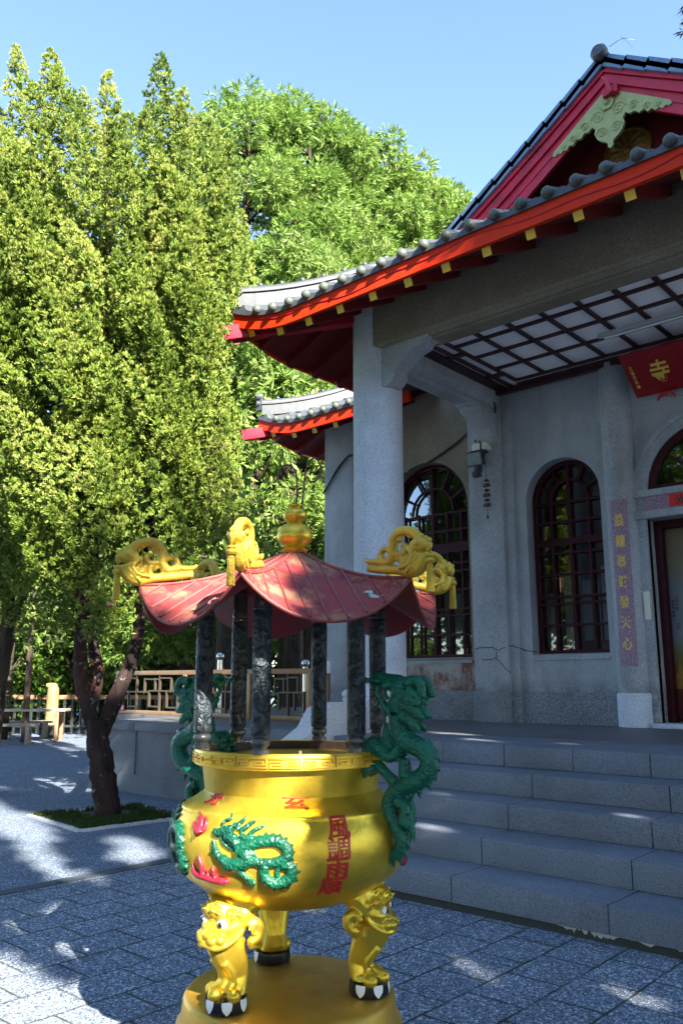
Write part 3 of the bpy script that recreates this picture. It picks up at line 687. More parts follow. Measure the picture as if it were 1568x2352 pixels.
m = MB(); m.tube([(XC+.0, YG-.11, 8.66), (XC+.05, YG-.14, 8.60), (XC+.07, YG-.12, 8.50), (XC+.09, YG-.10, 8.42)], [.018, .025, .03, .03], 10, sub=4); m.box(XC-.02, XC+.16, YG-.09, YG+.02, 8.42, 8.52); m.build('apex_clasp', MT['barge'], bb)
for sg in (0, 1):
    f = (lambda x: x) if sg == 0 else mxx
    m = MB(); nt = 9
    for k in range(nt):
        t0, t1 = k/nt, (k+1)/nt+.012; (xa, za), (xb, zb_) = rake(t0), rake(t1)
        m.obox((f(xa), YG+.22, za+.075), (f(xb), YG+.22, zb_+.055-.015), .62, .075, upv=(0, 0, 1) if False else (0, 0, 1))
        m.obox((f(xa), YG-.02, za+.075), (f(xb), YG-.02, zb_+.035+.02), .14, .15)
    m.build('rake_tiles', MT['bluetile'], T, bevel=.008)
    m = MB(); vs = [(f(XC), YG+.1, ZA+.02), (f(XL), YG+.1, ZA-1.42), (f(XL), 14.5, ZA-1.42), (f(XC), 14.5, ZA+.02)]
    m.add(vs+[(a, b, c-.12) for a, b, c in vs], [(0, 1, 2, 3), (7, 6, 5, 4), (0, 4, 5, 1), (1, 5, 6, 2), (2, 6, 7, 3)]); m.build('gable_roof', MT['tile'], T, smooth=0)
m = MB(); m.tube([(XC, YG-.08, ZA+.12), (XC, 14.4, ZA+.12)], .085, 14); m.box(XC-.1, XC+.1, YG-.05, 14.4, ZA-.05, ZA+.1); m.lathe([(0, -.02), (.07, -.01), (.10, .03), (.10, .08), (.075, .12), (0, .13)], 20, (XC, YG-.20, ZA+.12), ax=(0, 1, 0))
m.build('ridge', MT['tile'], T)
m = MB(); m.tube([(XC+.05, YG+.05, ZA+.3), (XC+.2, YG+.1, ZA+.36), (XC+.35, YG+.1, ZA+.26)], .004, 6, sub=4); m.tube([(XC+.16, YG+.1, ZA+.2), (XC+.18, YG+.1, ZA+.4), (XC+.3, YG+.15, ZA+.2)], .003, 6, sub=3); m.build('ridge_wire', MT['steel'], T)
m = MB(); YB = 9.15
m.add([(XC, YB, 8.6), (-5.5, YB, 7.25), (mxx(-5.5), YB, 7.25)], [(0, 1, 2)]); m.add([(XC, YG+.05, 8.58), (XL+.1, YG+.05, 7.22), (XL+.1, YB, 7.22), (XC, YB, 8.58), (mxx(XL+.1), YG+.05, 7.22), (mxx(XL+.1), YB, 7.22)], [(0, 1, 2, 3), (0, 3, 5, 4)])
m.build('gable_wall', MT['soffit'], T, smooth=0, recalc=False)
# carved pendant under the apex
half = [(0, 8.56), (-.02, 8.56), (-.72, 8.05), (-.74, 8.0), (-.70, 7.985), (-.67, 8.01), (-.63, 7.985), (-.59, 8.02), (-.55, 8.0), (-.51, 8.05), (-.46, 8.03), (-.42, 8.085), (-.36, 8.07), (-.31, 8.12), (-.26, 8.11), (-.205, 8.15), (-.17, 8.10), (-.185, 8.04), (-.16, 7.97), (-.115, 7.915), (-.06, 7.88), (-.035, 7.86), (-.03, 7.80), (0, 7.775)]
pp = [(XC+a*1.0, z) for a, z in half]+[(XC-a*1.0, z) for a, z in half[::-1][1:-1]]
m = MB(); m.prism(pp, lambda x, z: (x, YG-.005, z), lambda x, z: (x, YG+.035, z))
pd = m.build('gable_pendant', MT['lime'], T, smooth=0)
for sx in (-1, 1):
    for (ox, oz, r) in ((.13, 8.24, .085), (.30, 8.20, .06), (.45, 8.11, .045), (.09, 8.02, .07), (.58, 8.06, .03)):
        pts = [(XC+sx*ox+r*(1-k/26)*math.cos(k*.5)*sx, YG-.008, oz+r*(1-k/26)*math.sin(k*.5)) for k in range(24)]
        m = MB(); m.tube(pts, .008, 6); m.build('carved_scroll', MT['lime'], pd)
m = MB(); m.lathe([(0, -.03), (.05, -.03), (.095, 0), (.095, .02)], 6, (XC, YG-.01, 8.37), ax=(0, -1, 0)); m.ball((XC, YG-.03, 8.37), .035, 10); m.build('rosette', MT['lime'], pd)
# petal medallion on the gable wall
zm = 8.02; m = MB(); m.lathe([(.0, 0), (.27, 0), (.30, .02), (.30, .035), (.275, .045), (.265, .03), (0, .03)], 40, (XC, YB-.002, zm), ax=(0, -1, 0))
for k in range(12):
    a = 2*math.pi*k/12; d = np.array([math.cos(a), 0, math.sin(a)]); q = np.array([-math.sin(a), 0, math.cos(a)]); c = np.array([XC, YB-.035, zm])
    m.add([c+d*.05, c+d*.25+q*.055, c+d*.25-q*.055, c+d*.17+np.array([0, -.03, 0])], [(0, 1, 3), (1, 2, 3), (2, 0, 3)])
m.ball((XC, YB-.04, zm), .05, 12, sc=(1, .6, 1)); m.build('medallion', MT['darkgold'], T, smooth=30)
m = MB(); pts = [(-8.1+u, 6.895, 6.19+curl(u, 9.42, True)+.03*math.sin(u*2.1)+.018*math.sin(u*5.3)) for u in np.linspace(.2, 8, 60)]; m.tube(pts, .006, 5)
tag(m.build('eave_wire', MT['red'], loc=(-5, 6.9, 6.2)), 'thin red painted wire sagging along the orange porch fascia', 'wire')
DRG={'body': [(0.493, 1.4712, 0.03), (0.5003, 1.4231, 0.0338), (0.5235, 1.3828, 0.0354), (0.5703, 1.3609, 0.0315), (0.6125, 1.3391, 0.0315), (0.6308, 1.3035, 0.0307), (0.6146, 1.263, 0.0307), (0.5755, 1.2343, 0.0307), (0.5285, 1.2148, 0.0292), (0.4847, 1.1887, 0.0277), (0.4583, 1.1534, 0.0261), (0.4578, 1.1167, 0.0254), (0.4752, 1.0817, 0.0246), (0.4943, 1.0472, 0.0238), (0.5055, 1.0123, 0.0223), (0.4932, 0.9753, 0.0207), (0.4636, 0.9593, 0.0177), (0.4301, 0.9723, 0.0146), (0.4105, 1.0033, 0.0115), (0.4028, 1.0457, 0.01), (0.4051, 1.0725, 0.0077)], 'neckfront': [(0.452, 1.4425, 0.0154), (0.4474, 1.4008, 0.0211), (0.4551, 1.3632, 0.0211), (0.483, 1.3404, 0.0192)], 'head1': [(0.396, 1.6073, 0.0238), (0.4252, 1.6108, 0.02), (0.4663, 1.5966, 0.0277), (0.5068, 1.5826, 0.0354), (0.5224, 1.5513, 0.0403), (0.5058, 1.5164, 0.0403), (0.4972, 1.4851, 0.0365)], 'muzzle': [(0.3918, 1.6073, 0.0223), (0.3978, 1.5823, 0.0154), (0.4124, 1.5753, 0.0096)], 'jaw': [(0.4077, 1.5257, 0.0108), (0.4283, 1.5119, 0.0161), (0.4527, 1.4947, 0.0231), (0.481, 1.4778, 0.0231)], 'horn': [(0.5512, 1.5967, 0.0192), (0.591, 1.6036, 0.0184), (0.6142, 1.5864, 0.0173), (0.6213, 1.5555, 0.0154), (0.6364, 1.5403, 0.0054)], 'horn2': [(0.5227, 1.5687, 0.0115), (0.5585, 1.5585, 0.01), (0.5785, 1.569, 0.0077)], 'whisk': [(0.4332, 1.5824, 0.0077), (0.4246, 1.5506, 0.0069), (0.4489, 1.5192, 0.0061), (0.4729, 1.4846, 0.0061), (0.4888, 1.4642, 0.0054)], 'mane1': [(0.5258, 1.5132, 0.0231), (0.5731, 1.4968, 0.0211), (0.6039, 1.4735, 0.0161), (0.6288, 1.4655, 0.0038)], 'mane2': [(0.5501, 1.5343, 0.0269), (0.5815, 1.5243, 0.0211), (0.6087, 1.5144, 0.0096)], 'mane3': [(0.5251, 1.4718, 0.0231), (0.5643, 1.4522, 0.0192), (0.5912, 1.4257, 0.0138), (0.6025, 1.4108, 0.0038)], 'mane4': [(0.5585, 1.562, 0.0231), (0.5937, 1.545, 0.0173), (0.609, 1.5281, 0.0077)], 'curl': [(0.5341, 1.5341, 0.0131), (0.5499, 1.5274, 0.0115), (0.5417, 1.5135, 0.01), (0.5258, 1.5167, 0.0085)], 'arm1': [(0.515, 1.3451, 0.02), (0.4706, 1.3194, 0.0211), (0.4263, 1.3415, 0.0231), (0.3895, 1.3642, 0.0211), (0.3727, 1.3289, 0.0238), (0.3682, 1.2872, 0.0261), (0.3926, 1.2541, 0.0231)], 'arm2': [(0.4812, 1.2219, 0.0184), (0.4415, 1.2534, 0.0161), (0.4012, 1.2888, 0.0173)], 'arm3': [(0.5222, 1.3083, 0.0146), (0.5257, 1.2782, 0.0146), (0.529, 1.2449, 0.0161)], 'leg': [(0.4961, 1.1595, 0.0173), (0.5349, 1.1359, 0.0154), (0.5263, 1.0892, 0.0173), (0.5493, 1.0781, 0.0115)], 'fin': [(0.395, 1.0717, 0.0131), (0.3946, 1.0283, 0.0154), (0.4063, 0.9864, 0.0154), (0.4299, 0.9559, 0.0154)]}
DRGS=[((0.6248, 1.3764), (0.6477, 1.3739)), ((0.6433, 1.3504), (0.6697, 1.3449)), ((0.6578, 1.3246), (0.6763, 1.309)), ((0.657, 1.2916), (0.6733, 1.2695)), ((0.6447, 1.2548), (0.6555, 1.2325)), ((0.6214, 1.2305), (0.6357, 1.1954)), ((0.5826, 1.2017), (0.5875, 1.166)), ((0.5514, 1.1865), (0.5448, 1.1498)), ((0.5489, 1.0585), (0.5632, 1.0081)), ((0.5251, 1.0239), (0.5473, 0.9744)), ((0.5167, 0.9874), (0.5353, 0.9474)), ((0.4929, 0.9591), (0.504, 0.9248)), ((0.4654, 0.9465), (0.4727, 0.9117)), ((0.4379, 0.9567), (0.4453, 0.9151)), ((0.542, 1.1036), (0.5589, 1.0789)), ((0.5555, 1.4043), (0.5749, 1.3914))]
ORN={'base': [(0.4437, 2.0379, 0.0105), (0.5079, 2.0277, 0.0124), (0.5806, 2.0205, 0.0133), (0.63, 2.0128, 0.0152), (0.6611, 2.0062, 0.0191)], 'chest': [(0.6519, 2.0019, 0.0162), (0.6929, 2.019, 0.0238), (0.7144, 2.0459, 0.0229), (0.7222, 2.0688, 0.0214)], 'head': [(0.7461, 2.1003, 0.0114), (0.7239, 2.1012, 0.0191), (0.6927, 2.1025, 0.0238), (0.6707, 2.1127, 0.0143)], 'beak': [(0.7508, 2.1047, 0.0105), (0.7498, 2.0862, 0.0076), (0.7382, 2.0774, 0.0057)], 'arch': [(0.707, 2.1205, 0.0143), (0.6817, 2.152, 0.0162), (0.6462, 2.1654, 0.0162), (0.6098, 2.1647, 0.0171), (0.5814, 2.1424, 0.0181), (0.5731, 2.1074, 0.0171), (0.5694, 2.0747, 0.0171), (0.5456, 2.0521, 0.0162), (0.5184, 2.0602, 0.0143), (0.5101, 2.0817, 0.0124), (0.5201, 2.1025, 0.0105), (0.5387, 2.1064, 0.0095), (0.5519, 2.0941, 0.0086)], 'tail': [(0.5362, 2.0478, 0.0143), (0.5, 2.0608, 0.0133), (0.4678, 2.062, 0.0114), (0.4401, 2.0678, 0.0086), (0.428, 2.0801, 0.0048)], 'curl': [(0.5834, 2.0835, 0.0105), (0.6059, 2.0779, 0.0114), (0.6287, 2.0817, 0.0114), (0.6386, 2.1, 0.0105), (0.6301, 2.1121, 0.0086), (0.6164, 2.1103, 0.0067)], 'curl2': [(0.5859, 2.1398, 0.0076), (0.6084, 2.1341, 0.0095), (0.6134, 2.1433, 0.0067)], 'curl3': [(0.6539, 2.1368, 0.0095), (0.6588, 2.146, 0.0076)], 'leaf': [(0.6171, 2.0262, 0.0114), (0.6229, 2.0539, 0.0114), (0.61, 2.0684, 0.0095), (0.5961, 2.0619, 0.0076), (0.6024, 2.05, 0.0057)], 'leaf2': [(0.6535, 2.0342, 0.0143), (0.6436, 2.0625, 0.0086), (0.6328, 2.0722, 0.0048)], 'leaf3': [(0.6807, 2.0425, 0.0191), (0.6642, 2.071, 0.0095), (0.6512, 2.0808, 0.0048)], 'leaf4': [(0.5636, 2.0468, 0.0124), (0.5735, 2.0651, 0.0095), (0.6005, 2.0594, 0.0048)]}
REL={'body': [(-20.68, 1.0106, 0.021), (-16.85, 1.0245, 0.0193), (-12.25, 1.0382, 0.0182), (-7.34, 1.0468, 0.021), (-2.45, 1.0458, 0.0217), (1.24, 1.0251, 0.0217), (1.68, 1.0008, 0.021), (-1.46, 0.9829, 0.0175), (-6.23, 0.9764, 0.0158), (-10.32, 0.9783, 0.014)], 'chest': [(-28.05, 0.9813, 0.0175), (-24.24, 0.9622, 0.0231), (-19.62, 0.9684, 0.0246), (-15.36, 0.9826, 0.0231), (-17.14, 1.0093, 0.0231)], 'chest2': [(-15.36, 0.9826, 0.0175), (-11.15, 0.978, 0.014), (-7.83, 0.97, 0.0161)], 'ring': [(-7.8, 0.9671, 0.0175), (-8.36, 0.9382, 0.0182), (-5.96, 0.9135, 0.0196), (-1.86, 0.9096, 0.0203), (2.18, 0.9219, 0.0203), (3.55, 0.9455, 0.0193), (2.33, 0.9679, 0.0175), (-0.84, 0.9708, 0.0161)], 'ring2': [(-1.81, 0.968, 0.0091), (-2.65, 0.9425, 0.0091), (-1.87, 0.9172, 0.0091)], 'nose': [(-32.34, 1.0764, 0.0147), (-31.77, 1.0613, 0.0147), (-27.27, 1.0704, 0.0203), (-23.43, 1.0725, 0.0217)], 'cheek': [(-26.9, 1.0556, 0.0175), (-22.93, 1.0457, 0.0203), (-20.81, 1.0288, 0.0193)], 'jaw': [(-33.3, 1.0389, 0.0091), (-31.83, 1.0092, 0.0112), (-29.55, 0.9863, 0.014), (-27.54, 0.9786, 0.014)], 'whisk': [(-29.78, 1.0567, 0.0056), (-27.48, 1.0309, 0.0056), (-23.45, 1.0152, 0.0056), (-21.15, 1.0103, 0.0049)], 'ant': [(-30.29, 1.0896, 0.0056), (-28.36, 1.1068, 0.0053), (-25.89, 1.1123, 0.0049), (-26.49, 1.1257, 0.0042)], 'm1': [(-21.55, 1.0766, 0.0091), (-20.94, 1.0971, 0.0084), (-19.45, 1.1094, 0.007), (-18.16, 1.1209, 0.0028)], 'm2': [(-19.71, 1.0743, 0.0098), (-16.94, 1.09, 0.0091), (-15.02, 1.1023, 0.0077), (-12.81, 1.1108, 0.0028)], 'm3': [(-15.51, 1.0641, 0.0084), (-13.1, 1.0798, 0.0077), (-10.67, 1.0877, 0.0063), (-8.51, 1.0956, 0.0028)], 'm4': [(-19.52, 1.0593, 0.0112), (-15.85, 1.0518, 0.0112), (-12.39, 1.0531, 0.0091), (-9.88, 1.0568, 0.0035)], 'm5': [(-19.12, 1.0356, 0.0112), (-15.56, 1.025, 0.0112), (-12.89, 1.0017, 0.0091), (-10.36, 0.9904, 0.0042)], 'm6': [(-23.32, 1.0992, 0.0077), (-22.93, 1.0849, 0.0084)], 'beard': [(-33.28, 1.0019, 0.0077), (-34.41, 0.9946, 0.0056)], 'leg': [(-20.27, 0.9489, 0.0119), (-16.86, 0.9287, 0.0091), (-14.75, 0.9172, 0.0084)], 'c1': [(-14.75, 0.9172, 0.0077), (-16.52, 0.9085, 0.0063)], 'c2': [(-14.75, 0.9172, 0.0077), (-14.19, 0.8976, 0.0056)], 'c3': [(-14.7, 0.9205, 0.007), (-12.35, 0.9019, 0.0049)]}
RELS=[((-10.73, 1.0566), (-10.45, 1.07)), ((-7.85, 1.0632), (-7.55, 1.0781)), ((-4.97, 1.0636), (-4.23, 1.0755)), ((-2.11, 1.0607), (-0.92, 1.0728)), ((0.37, 1.0489), (1.96, 1.0606)), ((2.43, 1.0313), (4.41, 1.037)), ((3.25, 1.0099), (5.24, 1.0127)), ((2.89, 0.989), (4.88, 0.9856)), ((4.5, 0.9677), (6.08, 0.9763)), ((5.33, 0.9487), (7.74, 0.9481)), ((4.59, 0.9264), (6.63, 0.9168)), ((1.79, 0.9049), (2.6, 0.8869)), ((-1.52, 0.8944), (-1.19, 0.8803)), ((-4.38, 0.8977), (-4.41, 0.8764)), ((-7.21, 0.9071), (-8.73, 0.8894)), ((-9.21, 0.9255), (-10.92, 0.9125)), ((-9.95, 0.9505), (-11.21, 0.9469))]
FLM={'f1': [[(-42.37, 1.0498, 0.0217), (-43.43, 1.0675, 0.0175)], [(-45.58, 1.0531, 0.0105), (-48.12, 1.0727, 0.0091), (-50.03, 1.0868, 0.0028)], [(-44.41, 1.0667, 0.0105), (-45.89, 1.0903, 0.0077), (-48.7, 1.1049, 0.0028)], [(-42.78, 1.0681, 0.0105), (-44.1, 1.0979, 0.0084), (-48.04, 1.1206, 0.0028)], [(-40.53, 1.0639, 0.0105), (-40.11, 1.0889, 0.0084), (-42.23, 1.1114, 0.0028)], [(-44.55, 1.0446, 0.0091), (-46.73, 1.0457, 0.0035)]], 'f2': [[(-48.62, 0.9215, 0.0091), (-44.87, 0.9082, 0.014), (-38.83, 0.9058, 0.014), (-33.24, 0.9018, 0.0133), (-29.04, 0.9024, 0.014), (-25.96, 0.9019, 0.0091)], [(-41.28, 0.9142, 0.0112), (-40.9, 0.9438, 0.0105), (-41.7, 0.9655, 0.0098), (-42.28, 0.9808, 0.0049)], [(-33.54, 0.9097, 0.0084), (-33.68, 0.9352, 0.0077), (-34.53, 0.9473, 0.0042)], [(-46.66, 0.9175, 0.0077), (-47.76, 0.9356, 0.0056), (-47.75, 0.9487, 0.0028)], [(-37.53, 0.9151, 0.007), (-37.57, 0.9378, 0.0035)]]}
TXT=[(25.53, 1.0938), (24.83, 1.0226), (24.53, 0.9561), (22.71, 0.9017)]
TXTC=[[(27.09, 1.1238), (24.92, 1.0618)], [(18.61, 1.026), (30.86, 1.0183)], [(24.74, 1.0534), (24.46, 0.9896)], [(24.44, 0.9875), (24.01, 0.924)], [(23.35, 0.9223), (22.34, 0.8717)], [(15.72, 0.8911), (28.32, 0.8943)]]
TX2=[(-47.92, 1.1657), (6.1, 1.1651), (-58.37, 1.1471), (-37.59, 1.18), (-4.04, 1.1767), (17.37, 1.1748), (-52.13, 1.1821), (-42.12, 1.1455)]
DENT=(-35.93, 1.1163)# ------------------------------------------------------------------ incense burner
BX = np.array([-2.51, 2.518, 0.])
def dv(a): a = R(a); return math.sin(a)*rt-math.cos(a)*fh
def P3(a, r, z): return BX+dv(a)*r+np.array([0, 0, z])
IB = thing('incense_burner', 'golden tripod incense burner with green dragons and small red hexagonal roof', 'incense burner', BX)
m = MB(); m.lathe([(.0, 0), (.47, 0), (.47, .16), (.462, .18), (.452, .19), (.452, .20), (.462, .215), (.462, .245), (.448, .27), (.440, .30), (.436, .318), (.424, .332), (.418, .35), (.412, .405), (.402, .42), (.385, .4245), (.0, .4285)], 96, BX)
m.build('plinth', MT['goldtop'], IB, smooth=60)
PROF = [(0, .745), (.12, .746), (.2, .752), (.26, .767), (.30, .785), (.36, .816), (.42, .86), (.452, .905), (.466, .96), (.469, 1.0), (.465, 1.04), (.455, 1.08), (.444, 1.104), (.443, 1.112), (.4425, 1.118), (.436, 1.123), (.425, 1.127), (.40, 1.14), (.365, 1.163), (.340, 1.19), (.329, 1.22), (.331, 1.245), (.345, 1.265), (.365, 1.275), (.37, 1.276)]
PZ = np.array([z for r, z in PROF]); PR = np.array([r for r, z in PROF])
def br(z): return float(np.interp(z, PZ, PR))
def onb(a, z, lift=0.):
    r = br(z); s = (br(z+.004)-br(z-.004))/.008; n = np.array([1., -s]); n /= np.linalg.norm(n)
    return P3(a, r+lift*n[0], z+lift*n[1])
m = MB(); m.lathe(PROF+[(.37, 1.30), (.35, 1.15), (0, 1.12)], 120, BX); m.build('bowl', MT['gold'], IB, smooth=60)
m = MB(); m.lathe([(.366, 1.274), (.396, 1.276), (.4, 1.279), (.4, 1.331), (.397, 1.335), (.364, 1.335), (.362, 1.30)], 120, BX)
# raised meander on the rim
def fret(a0, w):
    q = w/12; z0, h = 1.286, .040
    segs = [((0, .9), (5, .9)), ((5, .9), (5, .35)), ((5, .35), (1.2, .35)), ((1.2, .35), (1.2, .62)), ((1.2, .62), (3.6, .62)), ((0, .08), (5.4, .08)), ((6.4, .08), (11.4, .08)), ((6.4, .08), (6.4, .62)), ((6.4, .62), (10.4, .62)), ((10.4, .62), (10.4, .34)), ((10.4, .34), (7.8, .34)), ((6.2, .9), (11.6, .9))]
    for (u0, v0), (u1, v1) in segs:
        if abs(u1-u0) > .1:
            us = np.linspace(min(u0, u1)-.22, max(u0, u1)+.22, 5)
            for b, c in zip(us[:-1], us[1:]):
                zc = z0+h*v0; m.add([P3(a0+q*x, r, z) for x in (b, c) for r in (.3995, .4065) for z in (zc-.0028, zc+.0028)], [(0, 1, 3, 2), (4, 6, 7, 5), (0, 4, 5, 1), (2, 3, 7, 6), (0, 2, 6, 4), (1, 5, 7, 3)])
        else:
            za, zb_ = sorted((v0, v1)); m.add([P3(a0+q*(u0+x), r, z) for x in (-.22, .22) for r in (.3995, .4065) for z in (z0+h*za-.002, z0+h*zb_+.002)], [(0, 1, 3, 2), (4, 6, 7, 5), (0, 4, 5, 1), (2, 3, 7, 6), (0, 2, 6, 4), (1, 5, 7, 3)])
for k in range(20): fret(k*18, 18)
m.build('rim', MT['goldrim'], IB, smooth=50)
m = MB(); m.lathe([(.365, 1.333), (.361, 1.3325), (.352, 1.285), (.322, 1.262), (.312, 1.22), (.312, 1.17), (.0, 1.165)], 96, BX, caps=False); ir = m.build('inner_lining', MT['inrim'], IB, recalc=False)
m = MB(); m.lathe([(.311, 1.20), (.28, 1.215), (.15, 1.232), (.0, 1.235)], 48, BX, caps=False); m.build('ash_bed', MT['ash'], IB, recalc=False)
m = MB(); m.box(-.004, .004, -.004, .004, 1.20, 1.345); m.map(lambda p: P3(8, .352, 0)+p); m.build('clip', MT['inrim'], IB)
# three lion legs
def leg_local(m):
    """local: o outward from the axis, t sideways, z up"""
    S = [(.255, .85, .115, .10), (.275, .79, .120, .105), (.315, .735, .105, .10), (.335, .68, .092, .085), (.325, .64, .088, .078), (.303, .59, .074, .068), (.278, .54, .057, .052), (.285, .50, .062, .055), (.305, .478, .072, .066)]
    n = 20; vs = []; fs = []
    for (o, z, wt, wo) in S:
        if z < .70: wt *= .80; wo *= .86
        for j in range(n):
            a = 2*math.pi*j/n; fl = 1+.10*math.cos(3*a*1.0)*(z < .66)
            vs.append((o+wo*math.cos(a)*fl, wt*math.sin(a)*fl, z-.22*wo*math.cos(a)*(z > .5)))
    for i in range(len(S)-1):
        for j in range(n): j2 = (j+1) % n; fs.append((i*n+j, i*n+j2, (i+1)*n+j2, (i+1)*n+j))
    fs += [tuple(range(n)), tuple((len(S)-1)*n+j for j in range(n))]; m.add(vs, fs)
    M0 = m; m = MB()
    m.ball((.325, 0, .72), .088, 18, sc=(.95, 1.08, .85))               # skull
    m.ball((.345, 0, .775), .07, 16, sc=(1, 1.15, .7))
    m.ball((.378, 0, .658), .060, 16, sc=(.9, 1.25, .6))              # muzzle
    m.ball((.420, 0, .674), .024, 14, sc=(.9, 1.4, .8))                 # nose
    for s in (-1, 1):
        m.ball((.418, s*.036, .657), .027, 14, sc=(1, 1, .9)); m.ball((.405, s*.068, .662), .022, 12)
        m.tube([(.43, 0, .634), (.42, s*.05, .628), (.385, s*.085, .64), (.35, s*.108, .668), (.33, s*.118, .70)], [.012, .013, .013, .012, .010], 8, sub=4)
        for (o, t, z, r) in ((.385, .045, .752, .026), (.36, .085, .755, .028), (.33, .108, .748, .026), (.40, .018, .765, .022), (.375, .03, .785, .024), (.345, .06, .80, .026)):
            m.ball((o, s*t, z), r, 12)
            m.tube([(o+.012+r*.7*math.cos(k*.6)*(1-k/14), s*(t+r*.9*math.sin(k*.6)*(1-k/14)), z+r*.2+r*.5*math.cos(k*.6)) for k in range(12)], .006, 6)
        m.tube([(.30, s*.118, .70), (.275, s*.128, .715), (.255, s*.128, .69), (.262, s*.126, .655), (.285, s*.12, .64), (.28, s*.115, .61)], [.02, .026, .028, .026, .022, .012], 8, sub=3)
        m.tube([(.285+.03*math.cos(k*.55)*(1-k/22), s*.140, .69+.03*math.sin(k*.55)*(1-k/22)) for k in range(18)], .006, 6)
        m.ball((.395, s*.056, .706), .020, 12, sc=(.6, 1.2, .5))
    V = m.verts(); V[:, 2] = .815-(.815-V[:, 2])*.84; V[:, 1] *= .82; V[:, 0] = .33+(V[:, 0]-.33)*.92; m.v = [V]; M0.add(V, m.f)
    m = M0
    for s in (-1, 1):
        m.tube([(.36, s*.03, .60), (.325, s*.034, .56), (.318, s*.032, .52), (.345, s*.034, .487)], [.018, .014, .014, .02], 8, sub=4)
        m.ball((.335, s*.062, .487), .030, 14, sc=(1, .8, .8))
    m.ball((.365, 0, .488), .034, 14, sc=(1.1, .85, .8)); m.tube([(.36, 0, .61), (.325, 0, .56), (.322, 0, .52), (.355, 0, .495)], [.02, .016, .016, .02], 8, sub=4)
def place(m, a): return m.map(lambda p: P3(a, p[0], p[2])+np.array([dv(a+90)[0]*p[1], dv(a+90)[1]*p[1], 0]))
def hoof():
    h = MB(); h.lathe([(0, .428), (.074, .428), (.079, .445), (.076, .470), (.06, .478), (0, .478)], 28, (.318, 0, 0)); return h
def claws():
    out = []
    for ph in (-104, -52, 0, 52, 104):
        if True:
            a = R(ph); w = 1.05
            pts = []
            for z, hw, rr in ((.474, .24, .0775), (.462, .24, .0795), (.448, .20, .0805), (.436, .09, .0795), (.431, .02, .0785)):
                pts.append((z, hw*w, rr))
            vs = []; fs = []
            for z, hw, rr in pts:
                for k in np.linspace(-1, 1, 5): b = a+hw*k; vs.append((.318+rr*math.cos(b), rr*math.sin(b), z))
            for i in range(len(pts)-1):
                for j in range(4): fs.append((i*5+j, i*5+j+1, (i+1)*5+j+1, (i+1)*5+j))
            c = MB(); c.add(vs, fs); out.append(c)
    return out
for a in (-43, 77, 197):
    m = MB(); leg_local(m); place(m, a); lg = m.build('leg', MT['gold'], IB, remesh=.0042, sm_it=3, smooth=180)
    h = place(hoof(), a); h.build('hoof', MT['blackgloss'], lg)
    for c in claws(): place(c, a).build('claw', MT['white'], lg, smooth=60, recalc=False)
    for s in (-1, 1):
        e = MB(); e.ball((.389, s*.0495, .737), .0205, 16, sc=(.62, 1.2, .8)); e = place(e, a); e.build('eye', MT['white'], lg)
        e = MB(); e.ball((.4010, s*.053, .7365), .010, 12, sc=(.55, 1, 1)); e = place(e, a); e.build('pupil', MT['blackgloss'], lg)
# posts
for k in range(6):
    a = -15.5+60*k; c = P3(a, .372, 0); m = MB()
    pr_ = [(.036, 1.40), (.0365, 1.44)]+[(.0365, z) for z in np.linspace(1.46, 1.86, 20)]+[(.034, 1.87)]
    m.lathe(pr_, 24, c)
    po = m.build('post', MT['post'], IB, smooth=60)
    m = MB(); m.lathe([(.034, 1.335), (.034, 1.350), (.027, 1.353), (.027, 1.361), (.034, 1.367), (.036, 1.377), (.034, 1.387), (.027, 1.392), (.033, 1.397), (.034, 1.404)], 24, c); m.build('collar', MT['postring'], po, smooth=50); m = MB(); m.lathe([(.032, 1.865), (.037, 1.875), (.032, 1.885), (.036, 1.897), (.031, 1.908), (.031, 2.0)], 20, c)
    m.build('collar', MT['postring'], po, smooth=50)
# relief spiral on the posts (thin rope that winds round each)
# roof
RA, RC, ZC, ZT, ZM = -14., .645, 1.985, 2.165, 1.815
def rz(t, s):
    zr = ZC+(ZT-ZC)*(1-t)**1.9; zm_ = ZT-(ZT-ZM)*t**1.1
    return zr-(zr-zm_)*(1-abs(s)**2.1)**1.0
def rp(k, t, s, dz=0.):
    A, B_ = dv(RA+60*k), dv(RA+60*k+60); c = (A*(1-s)+B_*(1+s))/2; t = max(t, 1e-4)
    bow = 1+.05*(1-s*s)*t
    return BX+c*RC*t*bow+np.array([0, 0, rz(t, s)+dz])
m = MB(); ts = np.linspace(.06, 1, 15); ss = np.linspace(-1, 1, 25)
for k in range(6):
    m.grid(lambda t, s: rp(k, t, s), ts, ss, 0); m.grid(lambda t, s: rp(k, t, s, -.010), ts, ss, 1)
    n = len(ss)
    for i in range(n-1):
        a, b = rp(k, 1, ss[i]), rp(k, 1, ss[i+1]); z = np.array([0, 0, .010]); m.add([a, b, b-z, a-z], [(0, 1, 2, 3)], 0)
rf_ = m.build('roof', [MT['pink'], MT['under']], IB, smooth=50, recalc=False)
m = MB()
for k in range(6):
    for s0 in np.linspace(-.86, .86, 9):   # standing seams parallel to the middle of each panel
        t0 = max(.08, abs(s0)*1.02)
        pts = [rp(k, t, s0/t, .002) for t in np.linspace(t0, .995, 9) if abs(s0/t) <= 1.0]
        if len(pts) > 2: m.tube(pts, .0055, 6)
    m.tube([rp(k, 1, s, -.004) for s in ss], .0065, 6)
    m.tube([rp(k, t, -1, .002) for t in ts], .008, 6)
m.build('seam', MT['seam'], rf_)
m = MB(); m.grid(lambda t, s: rp(0, t, s+.03*math.sin(t*130), .0035), np.linspace(.80, .93, 5), np.linspace(.64, .70, 4)); m.build('peeled_paint', MT['peel'], rf_, recalc=False)
